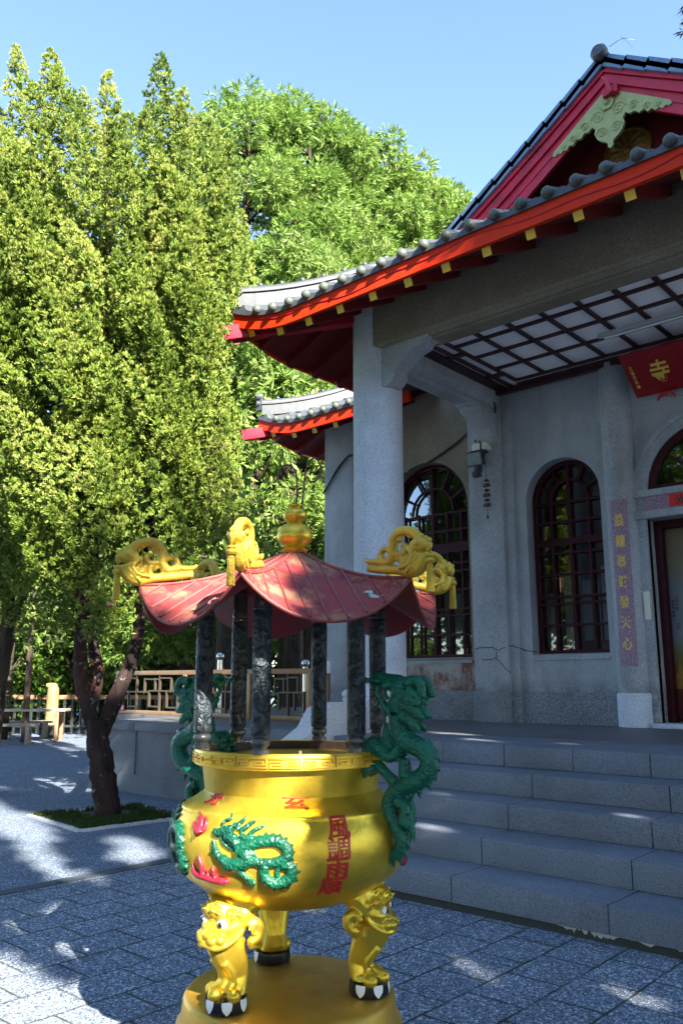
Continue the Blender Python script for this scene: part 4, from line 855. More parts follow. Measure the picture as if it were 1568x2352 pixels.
# ridge dragons and tassels
def orn():
    m = MB()
    for nme, pts in ORN.items():
        w = 1.38 if nme in ('chest', 'head', 'base') else 1.18
        m.tube([(p[0]+.0, 0, p[1]) for p in pts], [p[2]*w for p in pts], 10, sub=4)
    for (o, z) in ((.735, 2.128), (.715, 2.138), (.70, 2.146), (.752, 2.118)): m.ball((o, 0, z), .010, 8)
    for s in (-1, 1):
        m.ball((.712, s*.026, 2.108), .010, 8); m.tube([(.66, s*.022, 2.10), (.675, s*.027, 2.085), (.69, s*.028, 2.06), (.67, s*.03, 2.03), (.62, s*.026, 2.02)], [.008, .010, .011, .010, .005], 8, sub=3)
        for k in range(5): m.tube([(.70-.012*k, s*.024, 2.075-.012*k), (.715-.012*k, s*.03, 2.06-.012*k), (.705-.012*k, s*.03, 2.045-.012*k)], .005, 6, sub=2)
    return m
def tassel():
    m = MB(); m.tube([(0, 0, 0), (.006, 0, -.008), (0, 0, -.018), (-.006, 0, -.008), (0, 0, 0)], .0022, 6)
    m.lathe([(0, -.018), (.012, -.022), (.016, -.028), (.012, -.034), (.018, -.038), (.021, -.045), (.018, -.053), (.010, -.057), (.0095, -.062), (.013, -.16), (.0, -.162)], 14)
    for k in range(9):
        a = 2*math.pi*k/9; m.tube([(.0095*math.cos(a), .0095*math.sin(a), -.06), (.0135*math.cos(a), .0135*math.sin(a), -.162)], .003, 5)
    return m
first = None
for k in range(6):
    a = RA+60*k
    m = orn(); m.map(lambda p: P3(a, p[0]-.012, p[2])+dv(a+90)*p[1]); o = m.build('ridge_dragon', MT['goldorn'], IB, remesh=.003, sm_it=1, smooth=180)
    m = tassel(); m.map(lambda p: P3(a, .738+p[0], 2.085+p[2])+dv(a+90)*p[1]); m.build('tassel', MT['goldorn'], o)
m = MB(); m.lathe([(.05, 2.145), (.06, 2.160), (.045, 2.168), (.04, 2.172), (.055, 2.182), (.075, 2.20), (.079, 2.222), (.073, 2.247), (.05, 2.27), (.03, 2.277), (.036, 2.284), (.051, 2.30), (.054, 2.316), (.048, 2.332), (.032, 2.342), (.024, 2.346), (.024, 2.350), (.034, 2.354), (.034, 2.359), (.02, 2.360), (.0, 2.36)], 48, BX); m.build('finial', MT['gold'], IB, smooth=50)
for pts in ([(.006, 2.35), (.008, 2.43), (.004, 2.495), (-.012, 2.53), (-.037, 2.542), (-.062, 2.53), (-.077, 2.495), (-.074, 2.462), (-.06, 2.446), (-.045, 2.442)], [(.030, 2.35), (.035, 2.403), (.040, 2.48), (.050, 2.535), (.068, 2.567), (.088, 2.574), (.105, 2.55), (.111, 2.52), (.105, 2.49), (.088, 2.468), (.068, 2.466), (.058, 2.474)]):
    m = MB(); m.tube([BX+rt*a+np.array([0, 0, z]) for a, z in pts], .0042, 6, sub=4); m.build('antenna', MT['wire'], IB)
# handle dragons
def dragon():
    m = MB(); tz = {'horn': (.03, -.03), 'mane1': (.025, -.025), 'mane2': (.03, -.03), 'mane3': (.022, -.022), 'mane4': (.03, -.03), 'whisk': (.03, -.03), 'curl': (.036, -.036), 'horn2': (.034, -.034), 'arm1': (.02, -.02), 'arm2': (0, ), 'arm3': (.012, -.012), 'leg': (.022, -.022), 'jaw': (.0, )}
    for nme, pts in DRG.items():
        for t in tz.get(nme, (0.,)):
            sgn = (1 if t >= 0 else -1)
            m.tube([(p[0], t+.012*sgn*i/len(pts)*(t != 0), p[1]) for i, p in enumerate(pts)], [p[2]*(1.22 if nme in ('body', 'arm1', 'arm2', 'arm3', 'leg', 'head1') else 1.12) for p in pts], 12, sub=4)
    for (a, b) in DRGS:
        a = np.array(a); b = np.array(b); d = b-a
        for s in (-.006, .006): m.cone((a[0]-d[0]*.5, s, a[1]-d[1]*.5), (b[0], 0, b[1]), .017, 7)
    for s in (-1, 1):
        m.ball((.458, s*.032, 1.585), .014, 10); m.ball((.345, s*.018, 1.605), .012, 10)
        m.tube([(.37, s*.028, 1.60), (.40, s*.036, 1.605), (.44, s*.038, 1.60)], [.008, .012, .008], 8, sub=3)
        for q in ((.355, 1.245), (.335, 1.26), (.325, 1.31), (.345, 1.35)): m.ball((q[0], s*.024, q[1]), .016, 10)
    m.tube([(.395, 0, 1.05), (.40, 0, 1.08)], .03, 8); m.tube([(.40, 0, 1.30), (.36, 0, 1.29)], .03, 8)
    return m
for a in (58, 238):
    m = dragon(); m.map(lambda p: P3(a, p[0], p[2])+dv(a+90)*p[1]); m.build('handle_dragon', MT['dragon'], IB, remesh=.0036, sm_it=2, smooth=180)
# reliefs on the bowl
def relief(da):
    m = MB()
    for nme, pts in REL.items():
        lf = .006 if nme.startswith('m') or nme in ('ant', 'whisk', 'leg', 'c1', 'c2', 'c3') else .004
        m.tube([onb(p[0]+da, p[1], lf) for p in pts], [p[2]*1.05 for p in pts], 10, sub=4)
    for (a, b) in RELS: m.cone(onb(a[0]+da, a[1], .003), onb(b[0]+da, b[1], .006), .012, 7)
    m.ball(onb(-26.5+da, 1.082, .018), .008, 10)
    return m
for da in (0, -60, 120, 180): relief(da).build('dragon_relief', MT['relief'], IB, remesh=.0026, sm_it=2, smooth=180)
for da in (0, 120):
    for nme, ss_ in FLM.items():
        m = MB()
        for pts in ss_: m.tube([onb(p[0]+da, p[1], .004) for p in pts], [p[2] for p in pts], 9, sub=4)
        m.build('flame_relief', MT['flame'], IB, remesh=.0028, sm_it=2, smooth=180)
def bowl_text(ch, a, z, w, h, bend=True):
    V, Fs = text_geo(ch, .1, .0022); V = V.copy()
    V[:, 0] *= w/(V[:, 0].max()-V[:, 0].min()); V[:, 1] *= h/(V[:, 1].max()-V[:, 1].min())
    # arc length along the profile
    zz = np.linspace(.75, 1.20, 400); rr = np.array([br(q) for q in zz]); s = np.concatenate([[0], np.cumsum(np.hypot(np.diff(zz), np.diff(rr)))])
    s0 = np.interp(z, zz, s); m = MB()
    pts = []
    for x, y, e in V:
        z_ = np.interp(s0+y, s, zz); pts.append(onb(a+math.degrees(x/br(z_)), z_, e+.0022))
    m.add(pts, Fs); return m
for (ch, a, z, w, h) in (('風', 25.3, 1.084, .088, .082), ('調', 24.8, 1.016, .088, .076), ('雨', 24.3, .947, .088, .076), ('順', 22.4, .885, .090, .074)):
    bowl_text(ch, a, z, w, h).build('bowl_lettering', MT['redpaint'], IB, smooth=0, recalc=False)
for (ch, a, z, w, h) in (('光', -49, 1.163, .085, .075), ('玄', 5.5, 1.163, .098, .070)):
    bowl_text(ch, a, z, w, h).build('bowl_lettering', MT['redpaint'], IB, smooth=0, recalc=False)
# ------------------------------------------------------------------ things on the temple
def plate(name, mat, loc, label, cat, x0, x1, y0, y1, z0, z1, bevel=.004):
    m = MB(); m.box(x0, x1, y0, y1, z0, z1); return tag(m.build(name, mat, loc=loc, bevel=bevel), label, cat)
def flat_text(parent, name, txt, size, mat, fn, ext=.004, w=None, h=None):
    V, Fs = text_geo(txt, size, ext); m = MB()
    if w: V[:, 0] *= w/np.ptp(V[:, 0])
    if h: V[:, 1] *= h/np.ptp(V[:, 1])
    m.add([fn(*p) for p in V], Fs); return m.build(name, mat, parent, smooth=0, recalc=False)
# couplet strip on the engaged column (carved inlay of the building)
hcx, hr = -4.635, .235
def oncol(x, z, e): a = x/hr; return (hcx+(hr+e)*math.sin(a+.10), YW+.02-(hr+e)*math.cos(a+.10), z)
m = MB(); m.grid(lambda u, v: oncol(u, v, .0015), np.linspace(-.125, .125, 13), [1.80, 2.5, 3.2, 4.10]); cp = m.build('couplet_panel', MT['purple'], T, recalc=False)
for i, ch in enumerate('晨鐘暮鼓發天心'):
    flat_text(cp, 'lettering', ch, .14, MT['letgold'], lambda x, y, e, i=i: oncol(x, 3.80-.283*i+y, .004+e), .0015, .125, .17)
# name board
nb = thing('name_board', 'deep red wooden name board with raised gold character leaning out over the door', 'sign', (XC, 10.8, 5.7))
nw = .862; top = np.array([XC, 10.49, 5.96]); d_ = np.array([0, .577, -.44]); L_ = np.linalg.norm(d_); d_ /= L_; nrm = np.array([0, d_[2], -d_[1]]); nrm /= np.linalg.norm(nrm)
def onbd(x, y, e): return top+np.array([x, 0, 0])+d_*(L_/2-y)+nrm*e
m = MB(); m.add([onbd(x, y, e) for x in (-nw, nw) for y in (-L_/2, L_/2) for e in (-.05, 0.)], [(0, 1, 3, 2), (4, 6, 7, 5), (0, 4, 5, 1), (2, 3, 7, 6), (0, 2, 6, 4), (1, 5, 7, 3)])
m.build('board', MT['boardred'], nb, bevel=.008)
flat_text(nb, 'lettering', '寺', .3, MT['letgold'], lambda x, y, e: onbd(-.41+x+.10*y, y+.0, .010+e), .009, .25, .36)
for i, ch in enumerate('王德恩敬書'): flat_text(nb, 'signature', ch, .06, MT['letgold'], lambda x, y, e, i=i: onbd(-.77+x, .13-.078*i+y, .002+e), .001, .05, .062)
bw_ = MB()
for s in (-1, 1): bw_.tube([(XC-.45, 11.07, 5.49), (XC-.45+s*.07, 11.05, 5.48), (XC-.45+s*.12, 11.04, 5.41)], [.02, .03, .012], 8, sub=3)
bw_.ball((XC-.45, 11.07, 5.49), .03, 10); tag(bw_.build('ribbon_bow', MT['red'], loc=(XC-.45, 11.07, 5.5)), 'small crimson ribbon bow hanging under the edge of the red name board', 'ribbon')
rb = thing('paper_banner', 'bright red paper banner with black brush character pasted over the door', 'banner', (XC, YW-.1, 4.0))
m = MB(); m.box(XC-.56, XC+.56, YW-.084, YW-.078, 3.925, 4.095); m.build('paper', MT['paperred'], rb, smooth=0)
flat_text(rb, 'lettering', '光', .14, MT['ink'], lambda x, y, e: (XC-.40+x, YW-.0855-e, 4.01+y), .0006, .15, .13)
plate('notice_card', MT['cream'], (-4.34, 11.1, 2.6), 'small pale yellow notice card fixed to the door jamb', 'notice', -4.40, -4.318, YW-.08, YW-.06, 2.42, 2.80)
def poster_mat():  # print colours dimmed throughout in place of indoor shade
    t = NT('printed_cloth_poster'); X, Y, Z = t.xyz(t.wpos()); r = t.n('ShaderNodeValToRGB'); t.l(t.ramp(Z, 1.1, 3.5), r.inputs[0])
    el = r.color_ramp.elements; el[0].position = 0; el[0].color = (0.0456, 0.0015, 0.0023, 1); el[1].position = 1; el[1].color = (0.1900, 0.1520, 0.0912, 1)
    for p_, c_ in ((.14, (0.0950, 0.0057, 0.0030, 1)), (.24, (0.1444, 0.0608, 0.0076, 1)), (.36, (0.1520, 0.1368, 0.0380, 1)), (.46, (0.1596, 0.1900, 0.2204, 1)), (.72, (0.1824, 0.1976, 0.2204, 1)), (.85, (0.1976, 0.1672, 0.1064, 1))):
        e = el.new(p_); e.color = c_
    t.base(r.outputs[0]); t.set(.8); return t.m
po = thing('poster', 'tall printed cloth poster with vertical text standing inside the doorway', 'poster', (-3.9, 11.62, ZP))
m = MB(); m.box(-4.30, -3.45, 11.61, 11.625, 1.08, 3.72); m.build('cloth', poster_mat(), po, smooth=0)
m = MB(); xs_ = -4.15; m.prism([(xs_-.14, 1.50), (xs_+.14, 1.50), (xs_+.12, 1.62), (xs_+.08, 1.66), (xs_+.04, 1.72), (xs_+.015, 1.80), (xs_, 1.90), (xs_-.015, 1.80), (xs_-.04, 1.72), (xs_-.08, 1.66), (xs_-.12, 1.62)], lambda x, z: (x, 11.604, z), lambda x, z: (x, 11.608, z)); m.build('pagoda_print', MT['darkgold'], po, smooth=0)
for j, (x, z0, s_) in enumerate(((-4.122, 2.735, '玄奘大師'), (-4.174, 2.69, '舍利奉安處'))):
    for i, ch in enumerate(s_): flat_text(po, 'lettering', ch, .05, MT['ink'], lambda a, y, e, i=i: (x+a, 11.6075-e, z0-.05*i+y), .0005, .042, .044)
for k in range(3): m = MB(); m.box(-4.15+.02*k, -4.146+.02*k, 11.606, 11.609, 2.29, 2.39); m.build('fine_print', MT['ink'], po, smooth=0)
# camera, floodlight, wind chime, cables
cm = thing('security_camera', 'small grey bullet security camera on bracket at the pilaster corner', 'camera', (-6.78, 10.95, 5.4))
dd = -dv(-10); dd = np.array([-BX[0]*.0+.45, -.85, -.28]); dd /= np.linalg.norm(dd)
m = MB(); c0 = np.array([-6.86, 11.0, 5.40]); m.lathe([(0, -.16), (.04, -.16), (.045, 0), (.052, .0), (.052, .03), (.045, .035), (.043, .01), (0, .008)], 20, c0, ax=dd); m.build('body', MT['camgrey'], cm)
m = MB(); m.lathe([(0, .0105), (.036, .0105), (.036, .016), (0, .018)], 20, c0, ax=dd); m.build('lens', MT['blackgloss'], cm)
m = MB(); m.box(-6.92, -6.66, 10.93, 11.1, 5.22, 5.33); m.obox((-6.86, 11.02, 5.32), (-6.86, 11.0, 5.37), .05, .05); m.build('junction_box', MT['cream'], cm, bevel=.01)
m = MB(); m.box(-6.765, -6.735, 10.925, 11.11, 5.19, 5.335); m.build('strap', MT['cable'], cm, smooth=0)
fl_ = thing('floodlight', 'square dusty floodlight mounted under the security camera', 'lamp', (-6.85, 10.9, 5.05))
def tilt(p): x, y, z = p; a = R(14); y0, z0 = 10.92, 5.1; return np.array([x+.25*(10.92-y)*0, y0+(y-y0)*math.cos(a)-(z-z0)*math.sin(a), z0+(y-y0)*math.sin(a)+(z-z0)*math.cos(a)])
m = MB(); m.box(-7.02, -6.72, 10.90, 10.98, 4.96, 5.20); m.prism([(10.97, 4.98), (11.06, 5.04), (11.06, 5.12), (10.97, 5.18)], lambda y, z: (-6.98, y, z), lambda y, z: (-6.76, y, z)); m.map(tilt); m.build('housing', MT['lamphousing'], fl_, bevel=.008)
m = MB(); m.box(-7.0, -6.74, 10.893, 10.9, 4.985, 5.175); m.map(tilt); m.build('lens_plate', MT['lampglass'], fl_, smooth=0)
m = MB(); m.tube([(-7.03, 10.96, 5.12), (-7.0, 11.02, 5.24), (-6.88, 11.1, 5.25), (-6.74, 11.02, 5.24), (-6.71, 10.96, 5.1)], .012, 6, sub=3); m.box(-6.88, -6.78, 10.92, 11.0, 4.86, 4.97); m.box(-6.90, -6.78, 10.88, 10.98, 4.78, 4.87); m.build('sensor', MT['lamphousing'], fl_, bevel=.006)
wc = thing('wind_chime', 'string of small dark clustered bells hanging on the pilaster', 'wind chime', (-6.73, 10.98, 4.9))
m = MB(); m.tube([(-6.70, 10.98, 4.96), (-6.70, 10.98, 4.16)], .0035, 5); m.build('string', MT['cable'], wc)
for z in (4.70, 4.54, 4.38):
    m = MB(); m.lathe([(0, .035), (.03, .025), (.048, 0), (.04, -.004), (0, .005)], 14, (-6.70, 10.98, z)); m.build('cap', MT['lamphousing'], wc)
    for (dx, dz) in ((-.04, -.06), (.035, -.06), (.0, -.065)): m = MB(); m.lathe([(0, .03), (.02, .02), (.032, -.015), (.03, -.03), (0, -.03)], 12, (-6.70+dx, 10.98-.02*(dx == 0), z+dz)); m.build('bell', MT['wire'], wc)
m = MB(); m.ball((-6.70, 10.98, 4.12), .022, 10, sc=(.8, .8, 1.8)); m.build('clapper', MT['lamphousing'], wc)
m = MB(); m.tube([(-6.56, 11.0, 6.12), (-6.53, 11.05, 5.85), (-6.62, 10.99, 5.75), (-6.66, 10.97, 5.52), (-6.76, 10.94, 5.38), (-6.83, 10.99, 5.34)], .012, 6, sub=5)
m.tube([(-6.85, 11.06, 5.84), (-7.3, 11.29, 5.62), (-7.9, 11.3, 5.36), (-8.4, 11.3, 5.22), (-9.0, 11.3, 5.16), (-9.6, 11.3, 5.18)], .013, 6, sub=5)
m.tube([(-6.85, 11.06, 5.83), (-7.3, 11.285, 5.60), (-7.9, 11.295, 5.335), (-8.4, 11.295, 5.205), (-9.0, 11.295, 5.15), (-9.6, 11.295, 5.17)], .010, 6, sub=5)
tag(m.build('wall_cable', MT['cable'], loc=(-7.5, 11.2, 5.4)), 'black cable sagging across the wall below the corbel to the camera', 'cable')
m = MB(); m.tube([(-9.66, 11.19, 5.72), (-9.78, 11.19, 5.72), (-10.05, 11.19, 5.52), (-10.3, 11.19, 5.22), (-10.42, 11.2, 5.12)], .013, 6, sub=5); m.tube([(-9.66, 11.185, 5.70), (-9.8, 11.185, 5.69), (-10.05, 11.185, 5.47), (-10.3, 11.185, 5.19), (-10.42, 11.2, 5.09)], .010, 6, sub=5)
tag(m.build('corner_cable', MT['cable'], loc=(-10, 11.2, 5.4)), 'pair of black cables looped over the corner pier left of the column', 'cable')
tl = thing('tube_light', 'white fluorescent tube fitting on the porch ceiling lattice', 'lamp', (-3.4, 9.95, 6.1))
m = MB(); m.box(-4.28, -2.9, 9.93, 9.99, 6.07, 6.13); m.build('batten', MT['camgrey'], tl, bevel=.006); m = MB(); m.tube([(-4.2, 9.96, 6.05), (-2.95, 9.96, 6.05)], .016, 10); m.build('tube', MT['tubewhite'], tl)
# ------------------------------------------------------------------ railing on the terrace
rl = thing('railing', 'bronze terrace railing with a lattice of square bars and brown top rail', 'railing', (-11.3, 9.3, ZP))
YR = 9.3
m = MB(); m.box(-14.05, -8.52, YR-.035, YR+.035, 1.715, 1.795); m.build('top_rail', MT['railmetal'], rl, bevel=.008)
m = MB(); m.box(-14.05, -8.62, YR-.03, YR+.03, 1.0, 1.075); m.build('bottom_rail', MT['railmetal'], rl, bevel=.008)
for x in (-14.0, -11.93, -10.25, -8.9): m = MB(); m.box(x-.045, x+.045, YR-.045, YR+.045, 1.0, 1.72); m.build('post', MT['railmetal'], rl, bevel=.006)
m = MB()
def vb(x, z0, z1, w=.026): m.box(x-w/2, x+w/2, YR-.022, YR+.022, z0, z1)
def hb(x0, x1, z, w=.026): m.box(x0, x1, YR-.018, YR+.018, z-w/2, z+w/2)
for xo in (-13.95, -11.85, -10.18): 
    W = 1.95 if xo < -13 else (1.55 if xo < -11 else 1.25); f = W/1.95
    for x, a, b in ((.12, 1.14, 1.66), (.30, 1.1, 1.42), (.22, 1.42, 1.66), (.55, 1.075, 1.72), (.80, 1.38, 1.66), (.95, 1.14, 1.44), (1.12, 1.44, 1.66), (1.26, 1.075, 1.72), (1.48, 1.14, 1.42), (1.60, 1.40, 1.66), (1.80, 1.14, 1.44)): vb(xo+x*f, a, b)
    for a, b, z in ((.12, .55, 1.66), (.12, .95, 1.41), (.30, .55, 1.14), (.80, 1.26, 1.64), (.95, 1.8, 1.43), (.95, 1.26, 1.15), (1.26, 1.6, 1.66), (1.48, 1.8, 1.14)): hb(xo+a*f, xo+b*f, z)
m.build('lattice_bars', MT['railgrey'], rl, smooth=0)
m = MB(); m.box(-8.585, -8.515, YR-.03, YR+.03, 1.0, 1.72); m.build('end_post', MT['railmetal'], rl, bevel=.005)
m = MB(); m.box(-8.59, -8.51, YR-.035, YR+.035, 1.72, 1.90); m.build('end_cap', MT['white'], rl, bevel=.006)
plate('notice_plate', MT['pinksign'], (-13.9, 9.25, 1.1), 'small pink notice plate with white writing on the railing foot', 'notice', -14.06, -13.72, YR-.045, YR-.036, 1.05, 1.16)
sgn = bpy.data.objects['notice_plate']; flat_text(sgn, 'lettering', '請勿攀爬', .06, MT['white'], lambda x, y, e: (-13.89+x, YR-.0465-e, 1.105+y), .0005, .28, .06)
for i, (x, y, z) in enumerate(((-12.36, 10.42, 2.069), (-11.24, 11.6, 1.94))):
    m = MB(); m.lathe([(.05, ZP), (.045, z-.1), (.045, z-.07), (.02, z-.06), (.02, z-.05)], 16, (x, y, 0)); m.ball((x, y, z), .075, 18)
    tag(m.build('steel_post', MT['steel'], loc=(x, y, ZP)), ('shiny steel post with ball top behind the railing, nearer the tree', 'shiny steel post with ball top behind the railing, nearer the column')[i], 'post', 'ball-topped steel posts')
# ------------------------------------------------------------------ benches, table, fence, post
def bench(x, y, ang, L, h, w, name, label, cat, mats):
    t = thing(name, label, cat, (x, y, 0)); ca, sa = math.cos(ang), math.sin(ang)
    tr_ = lambda p: np.array([x+p[0]*ca-p[1]*sa, y+p[0]*sa+p[1]*ca, p[2]])
    for k in range(3): m = MB(); m.box(-L/2, L/2, -w/2+k*w/3+.006, -w/2+(k+1)*w/3-.006, h-.06, h); m.map(tr_); m.build('top_plank', mats[0], t, bevel=.006)
    for s in (-1, 1):
        for q in (-1, 1): m = MB(); m.box(s*(L/2-.22)-.045, s*(L/2-.22)+.045, q*(w/2-.07)-.04, q*(w/2-.07)+.04, 0, h-.06); m.map(tr_); m.build('leg', mats[1], t, bevel=.005)
        m = MB(); m.box(s*(L/2-.22)-.03, s*(L/2-.22)+.03, -w/2+.1, w/2-.1, h-.16, h-.07); m.map(tr_); m.build('cross_bar', mats[1], t)
    return t
ang = YAW+.12
b1 = at(20, 1695, 22.); bench(b1[0]-.35, b1[1]-.3, ang, 2.3, .52, .42, 'bench', 'pale weathered plank bench standing in front of the wooden table', 'bench', (MT['wood'], MT['wood']))
b2 = at(40, 1690, 23.); bench(b2[0]-.3, b2[1], ang, 2.9, .86, .8, 'picnic_table', 'long brown wooden table in the sun left of the tree', 'table', (MT['wood'], MT['brownwood']))
b3 = at(30, 1680, 24.2); bench(b3[0], b3[1], ang, 2.2, .5, .4, 'bench', 'pale weathered plank bench half hidden behind the wooden table', 'bench', (MT['wood'], MT['wood']))
fn_ = thing('wooden_fence', 'brown topped fence with dark pickets in front of the shrubs', 'fence', at(70, 1690, 26))
fa, fb = at(-260, 1700, 26.5), at(420, 1690, 26.0); fa[2] = fb[2] = 0; fd = (fb-fa)/np.linalg.norm(fb-fa); FLn = np.linalg.norm(fb-fa)
m = MB(); m.obox(fa+[0, 0, 1.12], fb+[0, 0, 1.12], .12, .13); m.build('top_rail', MT['brownwood'], fn_, bevel=.01)
m = MB(); m.obox(fa+[0, 0, .25], fb+[0, 0, .25], .06, .07); m.build('bottom_rail', MT['lamphousing'], fn_)
s_ = .1; k = 0
while s_ < FLn and k < 100:
    p = fa+fd*s_; m = MB(); m.obox(p+np.array([0, 0, 0.]), p+np.array([0, 0, 1.06]), .05, .07 if k % 6 else .16, upv=(1, .2, 0)); m.build('picket', MT['lamphousing'], fn_); s_ += .26; k += 1
pp_ = at(118, 1660, 25.); m = MB(); m.tube([(pp_[0], pp_[1], 0), (pp_[0], pp_[1], 1.25), (pp_[0]-.03, pp_[1], 1.42), (pp_[0]-.16, pp_[1]-.14, 1.5)], [.19, .17, .15, .05], 16, sub=4)
yp = m.build('yellow_post', MT['yellowpost'], loc=(pp_[0], pp_[1], 0)); tag(yp, 'yellowish round wooden post with hooked top beside the fence', 'post')
m = MB(); m.lathe([(.24, 0), (.24, .34), (.19, .36)], 16, (pp_[0], pp_[1], 0)); m.build('foot', MT['blackgloss'], yp)
plate('white_card', MT['white'], at(190, 1650, 24), 'small white card hung on the fence next to the tree trunk', 'notice', at(183, 1645, 25.8)[0], at(183, 1645, 25.8)[0]+.45, at(183, 1645, 25.8)[1], at(183, 1645, 25.8)[1]+.03, .72, .98)
# ------------------------------------------------------------------ trees
def unit(v): return v/(np.linalg.norm(v, axis=-1, keepdims=True)+1e-12)
def foliage(name, P, N, size, mat, parent=None, k=7, w=.26, spread=.8, seed=1, tint=None, loc=None, droop=0., face=0.):
    """k leaf blades fanned round each tuft direction"""
    g = np.random.default_rng(seed); n = len(P)
    if parent is not None: base = BASE[parent.name]
    else: base = np.array(loc if loc is not None else (0, 0, 0), float)
    P = np.repeat(P-base, k, 0); D = unit(np.repeat(unit(N), k, 0)+spread*g.normal(size=(n*k, 3))*.6)
    if droop: D[:, 2] -= droop; D = unit(D)
    L = np.repeat(np.broadcast_to(size, n), k)*g.uniform(.6, 1.25, n*k)
    S = unit(np.cross(D, g.normal(size=(n*k, 3))+face*np.repeat(unit(N), k, 0)))
    Wd = (L*w)[:, None]
    V = np.empty((n*k, 4, 3)); V[:, 0] = P; V[:, 1] = P+D*(L*.5)[:, None]+S*Wd; V[:, 2] = P+D*L[:, None]; V[:, 3] = P+D*(L*.5)[:, None]-S*Wd
    m = n*k; me = bpy.data.meshes.new(name); me.vertices.add(m*4); me.vertices.foreach_set('co', V.ravel().astype(np.float32))
    me.loops.add(m*4); me.loops.foreach_set('vertex_index', np.arange(m*4, dtype=np.int32)); me.polygons.add(m)
    me.polygons.foreach_set('loop_start', np.arange(0, m*4, 4, dtype=np.int32))
    at_ = me.attributes.new('tint', 'FLOAT', 'FACE'); t = np.repeat(tint if tint is not None else g.random(n), k)+g.normal(size=m)*.10
    at_.data.foreach_set('value', np.clip(t, 0, 1).astype(np.float32))
    me.materials.append(mat); me.update(calc_edges=True); me.validate()
    o = bpy.data.objects.new(name, me); C.objects.link(o)
    if parent is not None: o.parent = parent; BASE[o.name] = base
    else: o.location = base
    return o
def puffs_on(lobes, g, np_lobe, rp, n_t):
    """flame shaped plumes (base, axis, length, radius) -> puffs over their surface -> tufts on each puff"""
    Ps, Ns, Ts = [], [], []
    for (b, a, L, r) in lobes:
        a = a/np.linalg.norm(a); u = np.cross(a, [.3, .9, .1]); u /= np.linalg.norm(u); v = np.cross(a, u)
        n = max(60, int(np_lobe*L*r/.30)); t = g.random(n)**.9; ph = g.random(n)*2*math.pi
        rr = r*np.minimum(1, 2.4*t+.35)*(1-t)**.75*1.25*(1+.25*np.sin(ph*3+t*9+g.uniform(0, 6))); q = np.sqrt(g.uniform(.68, 1., n))
        rad = np.cos(ph)[:, None]*u+np.sin(ph)[:, None]*v
        pc = b+a*(t*L)[:, None]+rad*(rr*q)[:, None]; d = unit(rad*.9+a*.55+np.array([0, 0, .2])); sz = rp*g.uniform(.6, 1.2, n)*(1-.5*t)
        lt = np.clip(g.normal(.47, .15)+g.normal(size=n)*.13, 0, 1)
        w = unit(np.repeat(d, n_t, 0)+g.normal(size=(n*n_t, 3))*.55); Ps.append(np.repeat(pc, n_t, 0)+w*(np.repeat(sz, n_t)*g.uniform(.35, .85, n*n_t))[:, None]); Ns.append(unit(w*.8+.4*np.repeat(d, n_t, 0)+a*.8)); Ts.append(np.repeat(lt, n_t)+g.normal(size=n*n_t)*.07)
    return np.concatenate(Ps), np.concatenate(Ns), np.concatenate(Ts)
def cores(lobes, g, per):
    """twiggy inner sprays that fill each plume"""
    Ps, Ns = [], []
    for (b, a, L, r) in lobes:
        a = a/np.linalg.norm(a); n = max(10, int(per*L*r/.30)); t = g.random(n)*.85-.05
        Ps.append(b+a*(t*L)[:, None]+g.normal(size=(n, 3))*(r*.42*(1-t)**.6)[:, None]); Ns.append(a+g.normal(size=(n, 3))*.5)
    return np.concatenate(Ps), np.concatenate(Ns)
def limb(m, pts, r0, r1, sub=5, n=12, wob=.05, seed=0):
    g = np.random.default_rng(seed); P, rr = spline(np.array(pts, float), np.linspace(r0, r1, len(pts)), sub)
    a = g.normal(size=(len(P), 3))*wob*rr[:, None]; k0 = m.n; m.tube(P+a, rr, n)
    V = m.v[-1]; ph = np.arange(len(V)); V += (np.sin(ph*2.3)*np.cos(ph*.7))[:, None]*.0
    c = np.repeat(P+a, n, 0); m.v[-1] = c+(V-c)*(1+.05*g.normal(size=(len(V), 1)).clip(-1.5, 1.5)+.08*np.sin(np.tile(np.arange(n)*2*math.pi/n*4, len(P))+np.repeat(np.arange(len(P))*.35, n))[:, None])
D0 = 10.68
# main juniper: forked trunk in the square bed
jb = at(246, 1868, D0); jb[2] = 0
J = thing('juniper_tree', 'juniper with thick dark forked trunk growing from the square bed in the paving', 'tree', jb)
m = MB(); Q = lambda x, y, dd=0.: at(x, y, D0+dd)
limb(m, [Q(250, 1880), Q(243, 1820), Q(234, 1750), Q(224, 1690), Q(222, 1650)], .165, .115, seed=1, n=22)
limb(m, [Q(224, 1700), Q(204, 1630), Q(192, 1580), Q(186, 1530), Q(186, 1470, -.05), Q(192, 1410, -.1), Q(184, 1350, -.1), Q(170, 1300, -.1), Q(150, 1240)], .10, .065, seed=2, n=18)
limb(m, [Q(206, 1620, .1), Q(224, 1560, .15), Q(216, 1490, .2), Q(206, 1420, .2)], .10, .05, seed=3)
limb(m, [Q(226, 1700, .05), Q(252, 1640, .12), Q(275, 1580, .2), Q(300, 1525, .25), Q(318, 1450, .3), Q(322, 1380, .3), Q(335, 1280, .3), Q(352, 1150, .3), Q(365, 1000, .3)], .105, .055, seed=4, n=18)
limb(m, [Q(192, 1400), Q(203, 1345, -.05), Q(213, 1290, -.1), Q(214, 1230, -.1), Q(212, 1120, -.1), Q(225, 950), Q(240, 760)], .09, .04, seed=5)
limb(m, [Q(172, 1300), Q(182, 1250, -.2), Q(186, 1190, -.2)], .06, .04, seed=6)
limb(m, [Q(206, 1425), Q(235, 1395, -.1), Q(275, 1380, -.2), Q(320, 1350, -.3)], .05, .02, seed=7)
